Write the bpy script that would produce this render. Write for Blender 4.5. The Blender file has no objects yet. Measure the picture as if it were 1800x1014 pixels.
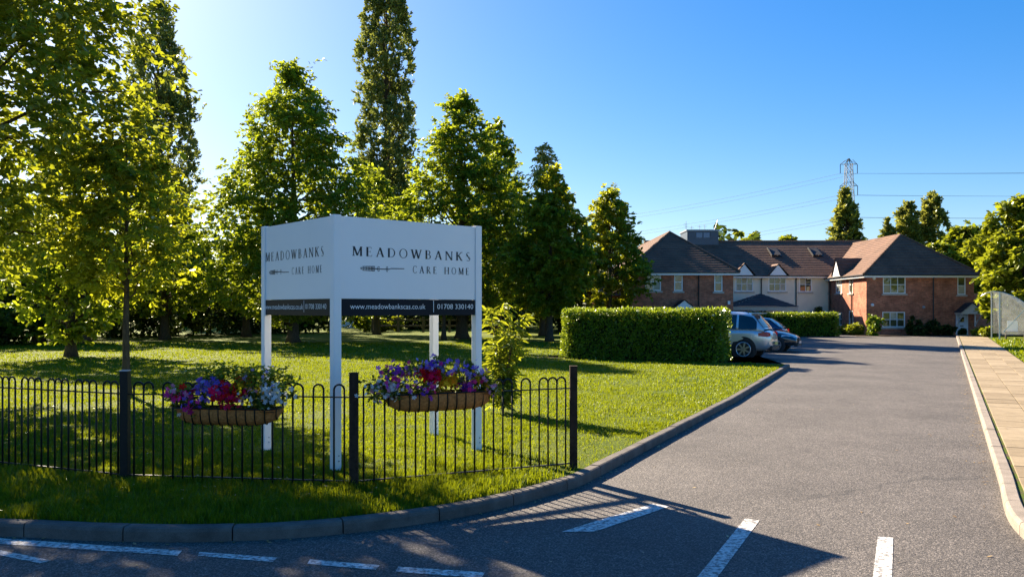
import bpy, bmesh, math, random
import numpy as np
from mathutils import Vector, Matrix
from math import radians as R, sin, cos, pi, sqrt

S = bpy.context.scene
COL = S.collection

# ---------------------------------------------------------------- camera, sky, sun, exposure
H, F = 1.8, 1500.0
HZ = 543.0
cam = bpy.data.cameras.new("camera")
cam.lens = 30.0
cam.sensor_width = 36.0
cam.shift_y = 36 / 1800
cam.clip_start = 0.1
cam.clip_end = 5000
camo = bpy.data.objects.new("camera", cam)
COL.objects.link(camo)
camo.location = (0, 0, H)
camo.rotation_euler = (R(90), 0, 0)
S.camera = camo

SUN_EL = 29.4
SHX, SHY = 0.566, -0.824            # horizontal direction the shadows fall
world = bpy.data.worlds.new("World")
S.world = world
world.use_nodes = True
wn = world.node_tree
wn.nodes.clear()
sky = wn.nodes.new("ShaderNodeTexSky")
sky.sky_type = 'NISHITA'
sky.sun_disc = False
sky.sun_elevation = R(SUN_EL)
sky.sun_rotation = math.atan2(-SHX, -SHY)
sky.air_density = 1.0
sky.dust_density = 0.6
sky.ozone_density = 5.0
hs = wn.nodes.new("ShaderNodeHueSaturation")
hs.inputs['Saturation'].default_value = 1.6
hs.inputs['Hue'].default_value = 0.511
bg = wn.nodes.new("ShaderNodeBackground")
bg.inputs[1].default_value = 0.1
wo = wn.nodes.new("ShaderNodeOutputWorld")
gm = wn.nodes.new("ShaderNodeGamma")          # film-like compression of the whole sky
gm.inputs[1].default_value = 0.72
mlt = wn.nodes.new("ShaderNodeMix"); mlt.data_type = 'RGBA'; mlt.blend_type = 'MULTIPLY'
mlt.inputs[0].default_value = 1.0
mlt.inputs[7].default_value = (0.60, 0.60, 0.60, 1)
wn.links.new(sky.outputs[0], gm.inputs[0])
wn.links.new(gm.outputs[0], hs.inputs['Color'])
wn.links.new(hs.outputs[0], mlt.inputs[6])
wn.links.new(mlt.outputs[2], bg.inputs[0])
wn.links.new(bg.outputs[0], wo.inputs[0])

sl = bpy.data.lights.new("sun", 'SUN')
sl.energy = 4.0
sl.angle = R(0.55)
sl.color = (1.0, 0.85, 0.65)
so = bpy.data.objects.new("sun", sl)
COL.objects.link(so)
_d = Vector((SHX * cos(R(SUN_EL)), SHY * cos(R(SUN_EL)), -sin(R(SUN_EL))))
so.rotation_euler = _d.to_track_quat('-Z', 'Y').to_euler()
so.location = (-30, 40, 40)

S.view_settings.view_transform = 'Standard'
S.view_settings.look = 'None'
S.view_settings.exposure = 2.28
S.view_settings.gamma = 1.0
S.view_settings.use_curve_mapping = False
S.render.engine = 'CYCLES'
S.cycles.use_denoising = True
S.cycles.max_bounces = 7
S.cycles.transparent_max_bounces = 8
S.cycles.sample_clamp_indirect = 6.0

# ---------------------------------------------------------------- helpers
def G(px, py, z=0.0):
    """point of the level z seen at photo pixel (px, py)"""
    Y = F * (H - z) / (py - HZ)
    return Vector(((px - 900) * Y / F, Y, z))

def P(px, py, Y):
    """point at distance Y seen at photo pixel (px, py)"""
    return Vector(((px - 900) * Y / F, Y, H - (py - HZ) * Y / F))

def link(name, data, parent=None):
    o = bpy.data.objects.new(name, data)
    COL.objects.link(o)
    if parent is not None:
        o.parent = parent
    return o

def meta(o, label=None, cat=None, group=None, kind=None):
    if label: o['label'] = label
    if cat: o['category'] = cat
    if group: o['group'] = group
    if kind: o['kind'] = kind
    return o

def thing(name, label, cat, loc=(0, 0, 0), rz=0.0, group=None):
    o = link(name, None)
    o.location = loc
    o.rotation_euler = (0, 0, rz)
    return meta(o, label, cat, group)

class MB:
    """collects shapes, builds one mesh object"""
    def __init__(s):
        s.v = []; s.f = []
    def add(s, vs, fs):
        n = len(s.v)
        s.v += [tuple(v) for v in vs]
        s.f += [tuple(i + n for i in f) for f in fs]
        return s
    def box(s, x0, x1, y0, y1, z0, z1):
        return s.add([(x0,y0,z0),(x1,y0,z0),(x1,y1,z0),(x0,y1,z0),(x0,y0,z1),(x1,y0,z1),(x1,y1,z1),(x0,y1,z1)],
                     [(0,3,2,1),(4,5,6,7),(0,1,5,4),(1,2,6,5),(2,3,7,6),(3,0,4,7)])
    def bar(s, a, b, w, h=None, up=(0,0,1)):
        """rectangular bar from a to b"""
        h = h or w
        a = Vector(a); b = Vector(b); d = (b - a).normalized()
        up = Vector(up)
        if abs(d.dot(up)) > 0.98: up = Vector((0, 1, 0))
        r = d.cross(up).normalized() * (w / 2); u = r.cross(d).normalized() * (h / 2)
        vs = [a - r - u, a + r - u, a + r + u, a - r + u, b - r - u, b + r - u, b + r + u, b - r + u]
        return s.add(vs, [(0,1,2,3)[::-1],(4,5,6,7)[::-1][::-1],(0,1,5,4),(1,2,6,5),(2,3,7,6),(3,0,4,7)])
    def tube(s, pts, rad, n=8, caps=True):
        pts = [Vector(p) for p in pts]
        if not hasattr(rad, '__len__'): rad = [rad] * len(pts)
        base = len(s.v)
        prev = None
        for i, p in enumerate(pts):
            d = (pts[min(i+1, len(pts)-1)] - pts[max(i-1, 0)])
            d = d.normalized() if d.length > 1e-9 else Vector((0,0,1))
            if prev is None:
                a = Vector((1,0,0)) if abs(d.x) < 0.9 else Vector((0,1,0))
                u = d.cross(a).normalized()
            else:
                u = (prev - d * prev.dot(d))
                u = u.normalized() if u.length > 1e-6 else d.orthogonal().normalized()
            prev = u
            w = d.cross(u)
            for k in range(n):
                t = 2*pi*k/n
                s.v.append(tuple(p + (u*cos(t) + w*sin(t)) * rad[i]))
        for i in range(len(pts)-1):
            for k in range(n):
                a = base + i*n + k; b = base + i*n + (k+1) % n
                s.f.append((a, b, b+n, a+n))
        if caps:
            s.f.append(tuple(base + k for k in range(n))[::-1])
            s.f.append(tuple(base + (len(pts)-1)*n + k for k in range(n)))
        return s
    def build(s, name, mat, parent=None, smooth=False, bevel=0.0, label=None):
        me = bpy.data.meshes.new(name)
        me.from_pydata(s.v, [], s.f)
        bm = bmesh.new(); bm.from_mesh(me)
        bmesh.ops.recalc_face_normals(bm, faces=bm.faces)
        if bevel > 0:
            bmesh.ops.bevel(bm, geom=bm.edges[:], offset=bevel, segments=2, affect='EDGES', profile=0.6)
        bm.to_mesh(me); bm.free()
        if smooth:
            me.polygons.foreach_set('use_smooth', [True]*len(me.polygons))
        me.materials.append(mat)
        o = link(name, me, parent)
        if label: o['label'] = label
        return o

def fast_mesh(name, verts, quads, mat, parent=None):
    """numpy verts (n,3), faces (m,k)"""
    me = bpy.data.meshes.new(name)
    m, k = quads.shape
    me.vertices.add(len(verts)); me.vertices.foreach_set('co', verts.astype(np.float32).ravel())
    me.loops.add(m*k); me.loops.foreach_set('vertex_index', quads.astype(np.int32).ravel())
    me.polygons.add(m)
    me.polygons.foreach_set('loop_start', np.arange(0, m*k, k, dtype=np.int32))
    me.update(calc_edges=True)
    me.materials.append(mat)
    return link(name, me, parent)

# ---------------------------------------------------------------- materials
class NT:
    def __init__(s, name):
        s.m = bpy.data.materials.new(name); s.m.use_nodes = True
        s.t = s.m.node_tree; s.t.nodes.clear()
        s.out = s.n('ShaderNodeOutputMaterial')
    def n(s, typ, **kw):
        nd = s.t.nodes.new(typ)
        for k, v in kw.items():
            if k.startswith('i_'): nd.inputs[k[2:].replace('_', ' ')].default_value = v
            else: setattr(nd, k, v)
        return nd
    def l(s, a, b): s.t.links.new(a, b)
    def ramp(s, src, stops):
        r = s.n('ShaderNodeValToRGB')
        e = r.color_ramp.elements
        while len(e) < len(stops): e.new(0.5)
        for i, (p, c) in enumerate(stops):
            e[i].position = p
            e[i].color = (c, c, c, 1) if not hasattr(c, '__len__') else (*c, 1)
        s.l(src, r.inputs[0])
        return r.outputs[0]
    def noise(s, vec, scale, detail=4, rough=0.55):
        n = s.n('ShaderNodeTexNoise'); n.inputs['Scale'].default_value = scale
        n.inputs['Detail'].default_value = detail; n.inputs['Roughness'].default_value = rough
        if vec is not None: s.l(vec, n.inputs['Vector'])
        return n.outputs['Fac']
    def mix(s, f, a, b, mode='MIX'):
        x = s.n('ShaderNodeMix', data_type='RGBA', blend_type=mode)
        for sock, v in ((x.inputs[0], f), (x.inputs[6], a), (x.inputs[7], b)):
            if hasattr(v, 'is_output'): s.l(v, sock)
            elif hasattr(v, '__len__'): sock.default_value = (*v, 1)
            else: sock.default_value = v
        return x.outputs[2]
    def pos(s):
        return s.n('ShaderNodeNewGeometry').outputs['Position']
    def bsdf(s, color, rough=0.6, metal=0.0, bump=None, bstr=0.3, bdist=0.01, spec=0.5, coat=0.0):
        b = s.n('ShaderNodeBsdfPrincipled')
        for nm, v in (('Base Color', color), ('Roughness', rough)):
            if hasattr(v, 'is_output'): s.l(v, b.inputs[nm])
            elif hasattr(v, '__len__'): b.inputs[nm].default_value = (*v, 1)
            else: b.inputs[nm].default_value = v
        b.inputs['Metallic'].default_value = metal
        b.inputs['Specular IOR Level'].default_value = spec
        b.inputs['Coat Weight'].default_value = coat
        if bump is not None:
            bp = s.n('ShaderNodeBump'); bp.inputs['Strength'].default_value = bstr; bp.inputs['Distance'].default_value = bdist
            s.l(bump, bp.inputs['Height']); s.l(bp.outputs[0], b.inputs['Normal'])
        s.l(b.outputs[0], s.out.inputs[0])
        return b

def simple(name, c, rough=0.5, metal=0.0, var=0.12, scale=8.0, spec=0.5, coat=0.0, bstr=0.1):
    t = NT(name); p = t.pos()
    n = t.noise(p, scale, 5)
    lo = tuple(x*(1-var) for x in c); hi = tuple(min(1, x*(1+var)) for x in c)
    col = t.ramp(n, [(0.3, lo), (0.7, hi)])
    t.bsdf(col, rough, metal, bump=t.noise(p, scale*6, 3), bstr=bstr, bdist=0.003, spec=spec, coat=coat)
    return t.m

def leaf_mat(name, dark, light, trans, tf=0.45, gloss=0.25, big=0.0):
    """thin leaf: diffuse + translucent + slight gloss, hue differs leaf by leaf"""
    t = NT(name)
    g = t.n('ShaderNodeNewGeometry')
    rnd = g.outputs['Random Per Island']
    col = t.ramp(rnd, [(0.0, dark), (0.75, light), (1.0, tuple(min(1, x*1.5) for x in light))])
    tc = t.ramp(rnd, [(0.0, tuple(x*0.65 for x in trans)), (1.0, trans)])
    d = t.n('ShaderNodeBsdfDiffuse'); t.l(col, d.inputs[0])
    tr = t.n('ShaderNodeBsdfTranslucent'); t.l(tc, tr.inputs[0])
    m1 = t.n('ShaderNodeMixShader'); m1.inputs[0].default_value = tf
    t.l(d.outputs[0], m1.inputs[1]); t.l(tr.outputs[0], m1.inputs[2])
    gl = t.n('ShaderNodeBsdfGlossy'); gl.inputs['Roughness'].default_value = 0.42
    gl.inputs[0].default_value = (0.9, 0.95, 0.8, 1)
    fr = t.n('ShaderNodeFresnel'); fr.inputs[0].default_value = 1.4
    mu = t.n('ShaderNodeMath', operation='MULTIPLY'); mu.inputs[1].default_value = gloss
    t.l(fr.outputs[0], mu.inputs[0])
    m2 = t.n('ShaderNodeMixShader'); t.l(mu.outputs[0], m2.inputs[0])
    t.l(m1.outputs[0], m2.inputs[1]); t.l(gl.outputs[0], m2.inputs[2])
    t.l(m2.outputs[0], t.out.inputs[0])
    return t.m

def asphalt_mat():
    t = NT("asphalt"); p = t.pos()
    v = t.n('ShaderNodeTexVoronoi'); v.inputs['Scale'].default_value = 95; t.l(p, v.inputs['Vector'])
    v2 = t.n('ShaderNodeTexVoronoi'); v2.inputs['Scale'].default_value = 38; t.l(p, v2.inputs['Vector'])
    chips = t.ramp(v.outputs['Color'], [(0.15, (0.042, 0.039, 0.037)), (0.6, (0.094, 0.082, 0.072)), (0.95, (0.25, 0.22, 0.195))])
    big = t.ramp(t.noise(p, 0.55, 6, 0.6), [(0.3, 0.74), (0.7, 1.2)])
    fine = t.ramp(t.noise(p, 6.0, 5, 0.7), [(0.3, 0.85), (0.7, 1.12)])
    c = t.mix(1.0, chips, big, 'MULTIPLY'); c = t.mix(1.0, c, fine, 'MULTIPLY')
    wv = t.n('ShaderNodeTexNoise'); wv.inputs['Scale'].default_value = 1.1; wv.inputs['Detail'].default_value = 5; t.l(p, wv.inputs['Vector'])
    wp = t.n('ShaderNodeMix', data_type='VECTOR'); wp.inputs[0].default_value = 0.35
    t.l(p, wp.inputs[4]); t.l(wv.outputs['Color'], wp.inputs[5])
    ck = t.n('ShaderNodeTexVoronoi', feature='DISTANCE_TO_EDGE'); ck.inputs['Scale'].default_value = 0.42; t.l(wp.outputs[1], ck.inputs['Vector'])
    crack = t.ramp(ck.outputs['Distance'], [(0.0, 0.55), (0.006, 0.0)])
    brk = t.ramp(t.noise(p, 0.8, 3), [(0.5, 0.0), (0.58, 1.0)])
    ckm = t.n('ShaderNodeMath', operation='MULTIPLY'); t.l(crack, ckm.inputs[0]); t.l(brk, ckm.inputs[1])
    c = t.mix(ckm.outputs[0], c, (0.02, 0.02, 0.02))
    st = t.ramp(t.noise(p, 1.9, 3, 0.5), [(0.68, 0.0), (0.78, 0.35)])
    c = t.mix(st, c, (0.035, 0.034, 0.034))
    hgt = t.mix(0.5, t.ramp(v.outputs['Distance'], [(0.0, 1.0), (0.7, 0.0)]), t.ramp(v2.outputs['Distance'], [(0.0, 1.0), (0.8, 0.0)]))
    t.bsdf(c, 0.78, bump=hgt, bstr=0.9, bdist=0.006, spec=0.35)
    return t.m

def lawn_mat():
    t = NT("lawn"); p = t.pos()
    n1 = t.noise(p, 0.35, 5, 0.6); n2 = t.noise(p, 14.0, 5, 0.7); n3 = t.noise(p, 1.6, 4)
    c = t.ramp(n1, [(0.3, (0.085, 0.13, 0.008)), (0.7, (0.155, 0.185, 0.012))])
    c = t.mix(1.0, c, t.ramp(n2, [(0.25, 0.45), (0.75, 1.35)]), 'MULTIPLY')
    c = t.mix(t.ramp(n3, [(0.66, 0.0), (0.8, 0.45)]), c, (0.13, 0.105, 0.03))
    b = t.bsdf(c, 0.9, bump=t.noise(p, 22.0, 5, 0.8), bstr=1.0, bdist=0.05, spec=0.1)
    return t.m

def kerb_mat(name, c0, c1):
    t = NT(name); p = t.pos()
    c = t.ramp(t.noise(p, 5.0, 6, 0.65), [(0.3, c0), (0.7, c1)])
    c = t.mix(t.ramp(t.noise(p, 1.7, 5), [(0.5, 0.0), (0.75, 0.5)]), c, tuple(x*0.5 for x in c0))
    c = t.mix(1.0, c, t.ramp(t.noise(p, 160, 3), [(0.3, 0.8), (0.7, 1.2)]), 'MULTIPLY')
    t.bsdf(c, 0.8, bump=t.noise(p, 90, 5, 0.7), bstr=0.5, bdist=0.006, spec=0.3)
    return t.m

def slab_mat():
    t = NT("paving_stone"); p = t.pos()
    oi = t.n('ShaderNodeObjectInfo')
    c = t.ramp(oi.outputs['Random'], [(0.0, (0.235, 0.18, 0.11)), (0.5, (0.285, 0.222, 0.138)), (1.0, (0.33, 0.26, 0.168))])
    c = t.mix(1.0, c, t.ramp(t.noise(p, 4.0, 6, 0.65), [(0.3, 0.8), (0.7, 1.1)]), 'MULTIPLY')
    c = t.mix(1.0, c, t.ramp(t.noise(p, 120, 3), [(0.3, 0.85), (0.7, 1.12)]), 'MULTIPLY')
    t.bsdf(c, 0.85, bump=t.noise(p, 70, 5), bstr=0.4, bdist=0.004, spec=0.25)
    return t.m

def marking_mat():
    t = NT("road_paint"); p = t.pos()
    wear = t.ramp(t.noise(p, 26.0, 7, 0.75), [(0.42, 0.0), (0.55, 1.0)])
    c = t.mix(wear, (0.16, 0.15, 0.14), (0.74, 0.72, 0.67))
    c = t.mix(1.0, c, t.ramp(t.noise(p, 3.0, 4), [(0.3, 0.75), (0.7, 1.05)]), 'MULTIPLY')
    v = t.n('ShaderNodeTexVoronoi'); v.inputs['Scale'].default_value = 95; t.l(p, v.inputs['Vector'])
    t.bsdf(c, 0.7, bump=v.outputs['Distance'], bstr=0.4, bdist=0.004)
    return t.m

def brick_mat():
    t = NT("brickwork"); p = t.pos()
    sx = t.n('ShaderNodeSeparateXYZ'); t.l(p, sx.inputs[0])
    ad = t.n('ShaderNodeMath', operation='ADD'); t.l(sx.outputs[0], ad.inputs[0]); t.l(sx.outputs[1], ad.inputs[1])
    cb = t.n('ShaderNodeCombineXYZ'); t.l(ad.outputs[0], cb.inputs[0]); t.l(sx.outputs[2], cb.inputs[1])
    b = t.n('ShaderNodeTexBrick'); t.l(cb.outputs[0], b.inputs['Vector'])
    b.inputs['Scale'].default_value = 1.0
    b.inputs['Brick Width'].default_value = 0.23; b.inputs['Row Height'].default_value = 0.078
    b.inputs['Mortar Size'].default_value = 0.009; b.inputs['Bias'].default_value = -0.1
    b.inputs['Color1'].default_value = (0.55, 0.165, 0.09, 1); b.inputs['Color2'].default_value = (0.31, 0.09, 0.052, 1)
    b.inputs['Mortar'].default_value = (0.36, 0.25, 0.16, 1)
    c = t.mix(1.0, b.outputs['Color'], t.ramp(t.noise(cb.outputs[0], 1.5, 6, 0.65), [(0.32, 0.65), (0.68, 1.3)]), 'MULTIPLY')
    w = t.n('ShaderNodeTexNoise'); w.inputs['Scale'].default_value = 2.6; w.inputs['Detail'].default_value = 3; w.inputs['Distortion'].default_value = 1.6
    t.l(cb.outputs[0], w.inputs['Vector'])
    c = t.mix(t.ramp(w.outputs['Fac'], [(0.56, 0.0), (0.64, 0.32)]), c, (0.11, 0.042, 0.028))
    t.bsdf(c, 0.85, bump=b.outputs['Fac'], bstr=-0.6, bdist=0.01, spec=0.2)
    return t.m

def roof_mat(name, c0, c1):
    t = NT(name); p = t.pos()
    c = t.ramp(t.noise(p, 1.1, 6, 0.65), [(0.3, c0), (0.7, c1)])
    c = t.mix(1.0, c, t.ramp(t.noise(p, 9.0, 4, 0.7), [(0.3, 0.7), (0.7, 1.25)]), 'MULTIPLY')
    c = t.mix(t.ramp(t.noise(p, 3.0, 5), [(0.62, 0.0), (0.75, 0.35)]), c, (0.16, 0.13, 0.08))
    t.bsdf(c, 0.8, bump=t.noise(p, 14, 4), bstr=0.5, bdist=0.03, spec=0.25)
    return t.m

def bark_mat():
    t = NT("bark"); p = t.pos()
    m = t.n('ShaderNodeMapping'); m.inputs['Scale'].default_value = (1, 1, 0.22); t.l(p, m.inputs[0])
    n = t.noise(m.outputs[0], 26, 6, 0.7)
    c = t.ramp(n, [(0.3, (0.035, 0.024, 0.016)), (0.7, (0.13, 0.095, 0.062))])
    c = t.mix(t.ramp(t.noise(p, 3.0, 4), [(0.5, 0.0), (0.8, 0.5)]), c, (0.05, 0.07, 0.025))
    t.bsdf(c, 0.9, bump=n, bstr=0.8, bdist=0.02, spec=0.15)
    return t.m

def car_paint(name, c, rough=0.22, metal=0.75):
    t = NT(name); p = t.pos()
    v = t.noise(p, 900, 2)
    col = t.ramp(v, [(0.3, tuple(x*0.9 for x in c)), (0.7, tuple(min(1, x*1.1) for x in c))])
    t.bsdf(col, rough, metal, coat=1.0)
    return t.m

def glass_mat(name, c, rough=0.04):
    t = NT(name); p = t.pos()
    col = t.ramp(t.noise(p, 1.3, 2), [(0.35, tuple(x*0.5 for x in c)), (0.65, c)])
    t.bsdf(col, rough, 0.0, bump=t.noise(p, 2.0, 2), bstr=0.05, bdist=0.01, spec=0.9)
    return t.m

def clear_mat():
    t = NT("clear_plastic"); p = t.pos()
    a = t.n('ShaderNodeBsdfTransparent'); a.inputs[0].default_value = (0.9, 0.93, 0.92, 1)
    d = t.n('ShaderNodeBsdfPrincipled'); d.inputs['Base Color'].default_value = (0.55, 0.58, 0.57, 1); d.inputs['Roughness'].default_value = 0.18
    tr = t.n('ShaderNodeBsdfTranslucent'); tr.inputs[0].default_value = (0.6, 0.62, 0.6, 1)
    m0 = t.n('ShaderNodeMixShader'); m0.inputs[0].default_value = 0.5
    t.l(d.outputs[0], m0.inputs[1]); t.l(tr.outputs[0], m0.inputs[2])
    m = t.n('ShaderNodeMixShader'); t.l(t.ramp(t.noise(p, 3.0, 4), [(0.3, 0.14), (0.7, 0.28)]), m.inputs[0])
    t.l(a.outputs[0], m.inputs[1]); t.l(m0.outputs[0], m.inputs[2])
    t.l(m.outputs[0], t.out.inputs[0])
    return t.m

M = {}
M['asphalt'] = asphalt_mat()
M['lawn'] = lawn_mat()
M['soil'] = simple("soil", (0.10, 0.07, 0.042), 0.95, var=0.4, scale=7, spec=0.1, bstr=0.8)
def moss_mat():
    t = NT("mossy_joint"); p = t.pos()
    c = t.mix(t.ramp(t.noise(p, 2.2, 6, 0.7), [(0.44, 0.0), (0.56, 1.0)]), (0.085, 0.065, 0.045), (0.07, 0.11, 0.012))
    t.bsdf(c, 0.95, bump=t.noise(p, 60, 4), bstr=0.8, bdist=0.01, spec=0.1)
    return t.m
M['moss'] = moss_mat()
M['kerb'] = kerb_mat("kerb_stone", (0.085, 0.072, 0.062), (0.16, 0.14, 0.12))
M['kerb_pale'] = kerb_mat("pale_kerb_stone", (0.21, 0.175, 0.14), (0.31, 0.262, 0.215))
M['slab'] = slab_mat()
M['mark'] = marking_mat()
M['brick'] = brick_mat()
M['render'] = simple("cream_render", (0.86, 0.75, 0.57), 0.85, var=0.08, scale=1.5)
M['roof'] = roof_mat("brown_roof_tile", (0.115, 0.064, 0.043), (0.21, 0.115, 0.073))
M['slate'] = roof_mat("dark_slate", (0.035, 0.036, 0.04), (0.07, 0.066, 0.066))
M['white'] = simple("white_upvc", (0.85, 0.85, 0.84), 0.35, var=0.03)
M['wpaint'] = simple("white_sign_paint", (0.90, 0.88, 0.86), 0.38, var=0.025, scale=1.2, bstr=0.02)
M["navy"] = simple("navy_vinyl", (0.006, 0.011, 0.018), 0.5, var=0.08, scale=1.0, bstr=0.02, spec=0.15)
M['ink'] = simple("dark_ink", (0.012, 0.015, 0.02), 0.5, var=0.05, bstr=0.0)
M['wink'] = simple("white_ink", (0.8, 0.82, 0.82), 0.5, var=0.02, bstr=0.0)
M['stone'] = simple("sill_stone", (0.5, 0.44, 0.36), 0.8, var=0.1)
M['pane'] = glass_mat("window_glass", (0.10, 0.11, 0.05))
M['blind'] = simple("pale_curtain", (0.5, 0.44, 0.3), 0.9, var=0.2, scale=4)
M['black'] = simple("black_metal_paint", (0.010, 0.011, 0.010), 0.5, var=0.25, scale=30, spec=0.25)
M['dpipe'] = simple("black_plastic", (0.02, 0.02, 0.02), 0.45)
M['postwood'] = simple("dark_stained_post", (0.045, 0.027, 0.018), 0.85, var=0.4, scale=18, bstr=0.5, spec=0.12)
M['grey'] = simple("grey_steel", (0.33, 0.36, 0.40), 0.4, 0.3, var=0.1)
M['galv'] = simple("galvanised_steel", (0.42, 0.45, 0.48), 0.45, 0.6, var=0.1)
M['pylon'] = simple('weathered_steel', (0.16, 0.18, 0.21), 0.6, 0.2)
M['plant_box'] = simple("blue_grey_cladding", (0.065, 0.088, 0.12), 0.4, var=0.1)
M['alu'] = simple("aluminium", (0.6, 0.6, 0.58), 0.35, 0.6, var=0.05)
M['coir'] = simple("coir_liner", (0.46, 0.19, 0.06), 0.95, var=0.35, scale=40, spec=0.1, bstr=1.0)
M['door'] = simple("pale_blue_door", (0.62, 0.72, 0.82), 0.35, var=0.03)
M['bark'] = bark_mat()
M['silver'] = car_paint("silver_paint", (0.66, 0.68, 0.70), 0.28, 0.55)
M['cdark'] = car_paint("dark_green_grey_paint", (0.06, 0.075, 0.085), 0.2)
M['cblue'] = car_paint("navy_car_paint", (0.03, 0.05, 0.11), 0.2)
M['cglass'] = glass_mat("car_glass", (0.015, 0.02, 0.025), 0.03)
M['rubber'] = simple("tyre_rubber", (0.018, 0.018, 0.018), 0.85)
M['trim'] = simple("black_trim", (0.02, 0.02, 0.022), 0.55)
M['rim'] = simple("alloy", (0.5, 0.5, 0.52), 0.3, 0.8)
M['red'] = simple("red_lens", (0.45, 0.015, 0.015), 0.15)
M['lens'] = simple("clear_lens", (0.7, 0.72, 0.75), 0.08, 0.4)
M['yplate'] = simple("yellow_plate", (0.6, 0.5, 0.12), 0.4)
M['wood'] = simple("fence_wood", (0.09, 0.07, 0.05), 0.85, var=0.3)
M['clear'] = clear_mat()
M['far_house'] = simple("pale_house_wall", (0.62, 0.64, 0.68), 0.8)
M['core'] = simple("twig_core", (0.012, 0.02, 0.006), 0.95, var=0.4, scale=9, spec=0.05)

M['lf_tree'] = leaf_mat("lime_leaf", (0.045, 0.105, 0.010), (0.095, 0.175, 0.016), (0.42, 0.49, 0.02), 0.52)
M['lf_near'] = leaf_mat("broad_leaf", (0.038, 0.095, 0.010), (0.08, 0.155, 0.015), (0.42, 0.45, 0.02), 0.52)
M['lf_sap'] = leaf_mat("sapling_leaf", (0.05, 0.105, 0.009), (0.10, 0.17, 0.014), (0.52, 0.53, 0.02), 0.54)
M['lf_pop'] = leaf_mat("poplar_leaf", (0.055, 0.085, 0.022), (0.12, 0.155, 0.047), (0.34, 0.38, 0.06), 0.4, 0.4)
M['lf_far'] = leaf_mat('far_poplar_leaf', (0.075, 0.11, 0.025), (0.15, 0.185, 0.045), (0.42, 0.42, 0.06), 0.45, 0.3)
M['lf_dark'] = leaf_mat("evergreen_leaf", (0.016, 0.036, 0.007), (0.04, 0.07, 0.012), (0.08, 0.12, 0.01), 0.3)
M['lf_hedge'] = leaf_mat("hedge_leaf", (0.058, 0.13, 0.009), (0.115, 0.215, 0.016), (0.34, 0.42, 0.02), 0.45, 0.35)
M['lf_gold'] = leaf_mat("golden_leaf", (0.08, 0.115, 0.009), (0.165, 0.20, 0.016), (0.44, 0.48, 0.02), 0.45)
M['lf_birch'] = leaf_mat("birch_leaf", (0.075, 0.11, 0.026), (0.14, 0.17, 0.045), (0.56, 0.58, 0.10), 0.52)
M['lf_flower'] = leaf_mat("trailing_leaf", (0.03, 0.075, 0.008), (0.09, 0.15, 0.02), (0.35, 0.4, 0.03), 0.4)
M['grass'] = leaf_mat("grass_blade", (0.034, 0.092, 0.006), (0.078, 0.142, 0.008), (0.33, 0.38, 0.008), 0.42, 0.03)
M['litter'] = leaf_mat("dry_leaf", (0.18, 0.09, 0.02), (0.42, 0.25, 0.05), (0.3, 0.2, 0.03), 0.2)

def petal_mat(name, c):
    t = NT(name)
    oi = t.n('ShaderNodeObjectInfo')
    col = t.ramp(oi.outputs['Random'], [(0.0, tuple(x*0.6 for x in c)), (1.0, tuple(min(1, x*1.15) for x in c))])
    d = t.n('ShaderNodeBsdfDiffuse'); t.l(col, d.inputs[0])
    tr = t.n('ShaderNodeBsdfTranslucent'); t.l(col, tr.inputs[0])
    m = t.n('ShaderNodeMixShader'); m.inputs[0].default_value = 0.5
    t.l(d.outputs[0], m.inputs[1]); t.l(tr.outputs[0], m.inputs[2]); t.l(m.outputs[0], t.out.inputs[0])
    return t.m
PET = {k: petal_mat(k + "_petal", c) for k, c in dict(
    violet=(0.36, 0.20, 0.88), purple=(0.50, 0.09, 0.62), deep=(0.17, 0.05, 0.50), magenta=(0.88, 0.05, 0.32), crimson=(0.90, 0.016, 0.10),
    red=(0.92, 0.03, 0.02), orange=(0.95, 0.36, 0.02), gold=(0.95, 0.58, 0.03), white=(0.9, 0.9, 0.9), pink=(0.9, 0.35, 0.55), lilac=(0.55, 0.42, 0.85)).items()}

rng = np.random.default_rng(11)
rnd = random.Random(5)

# ---------------------------------------------------------------- ground, road, kerbs, path
ZR = -0.11
U = Vector((0.4545, 0.8907, 0))          # along the drive
D = Vector((0.8907, -0.4545, 0))         # across the drive, to its right

def sheet(name, pts, z, mat):
    me = bpy.data.meshes.new(name)
    bm = bmesh.new()
    f = bm.faces.new([bm.verts.new((p[0], p[1], z)) for p in pts])
    bmesh.ops.triangulate(bm, faces=[f])
    bmesh.ops.recalc_face_normals(bm, faces=bm.faces)
    for f in bm.faces:
        if f.normal.z < 0: f.normal_flip()
    bm.to_mesh(me); bm.free()
    me.materials.append(mat)
    return meta(link(name, me), kind='structure')

sheet("ground", [(-3000, -600), (3000, -600), (3000, 3000), (-3000, 3000)], -0.14, M['lawn'])
sheet("road", [(-90, -9), (90, -9), (90, 12), (46, 66), (-6, 66), (-6, 20), (-90, 20)], ZR, M['asphalt'])

def catmull(pts, step):
    out = []
    P_ = [pts[0]*2 - pts[1]] + pts + [pts[-1]*2 - pts[-2]]
    for i in range(1, len(P_)-2):
        a, b, c, d = P_[i-1], P_[i], P_[i+1], P_[i+2]
        for k in range(24):
            t = k/24
            out.append(0.5*((2*b) + (c-a)*t + (2*a-5*b+4*c-d)*t*t + (3*b-a-3*c+d)*t**3))
    out.append(pts[-1])
    res = [out[0]]; acc = 0; 
    for i in range(1, len(out)):
        seg = (out[i]-out[i-1]).length
        while acc + seg >= step:
            t = (step-acc)/seg
            q = out[i-1].lerp(out[i], t); res.append(q)
            out[i-1] = q; seg = (out[i]-q).length; acc = 0
        acc += seg
    return res

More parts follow.
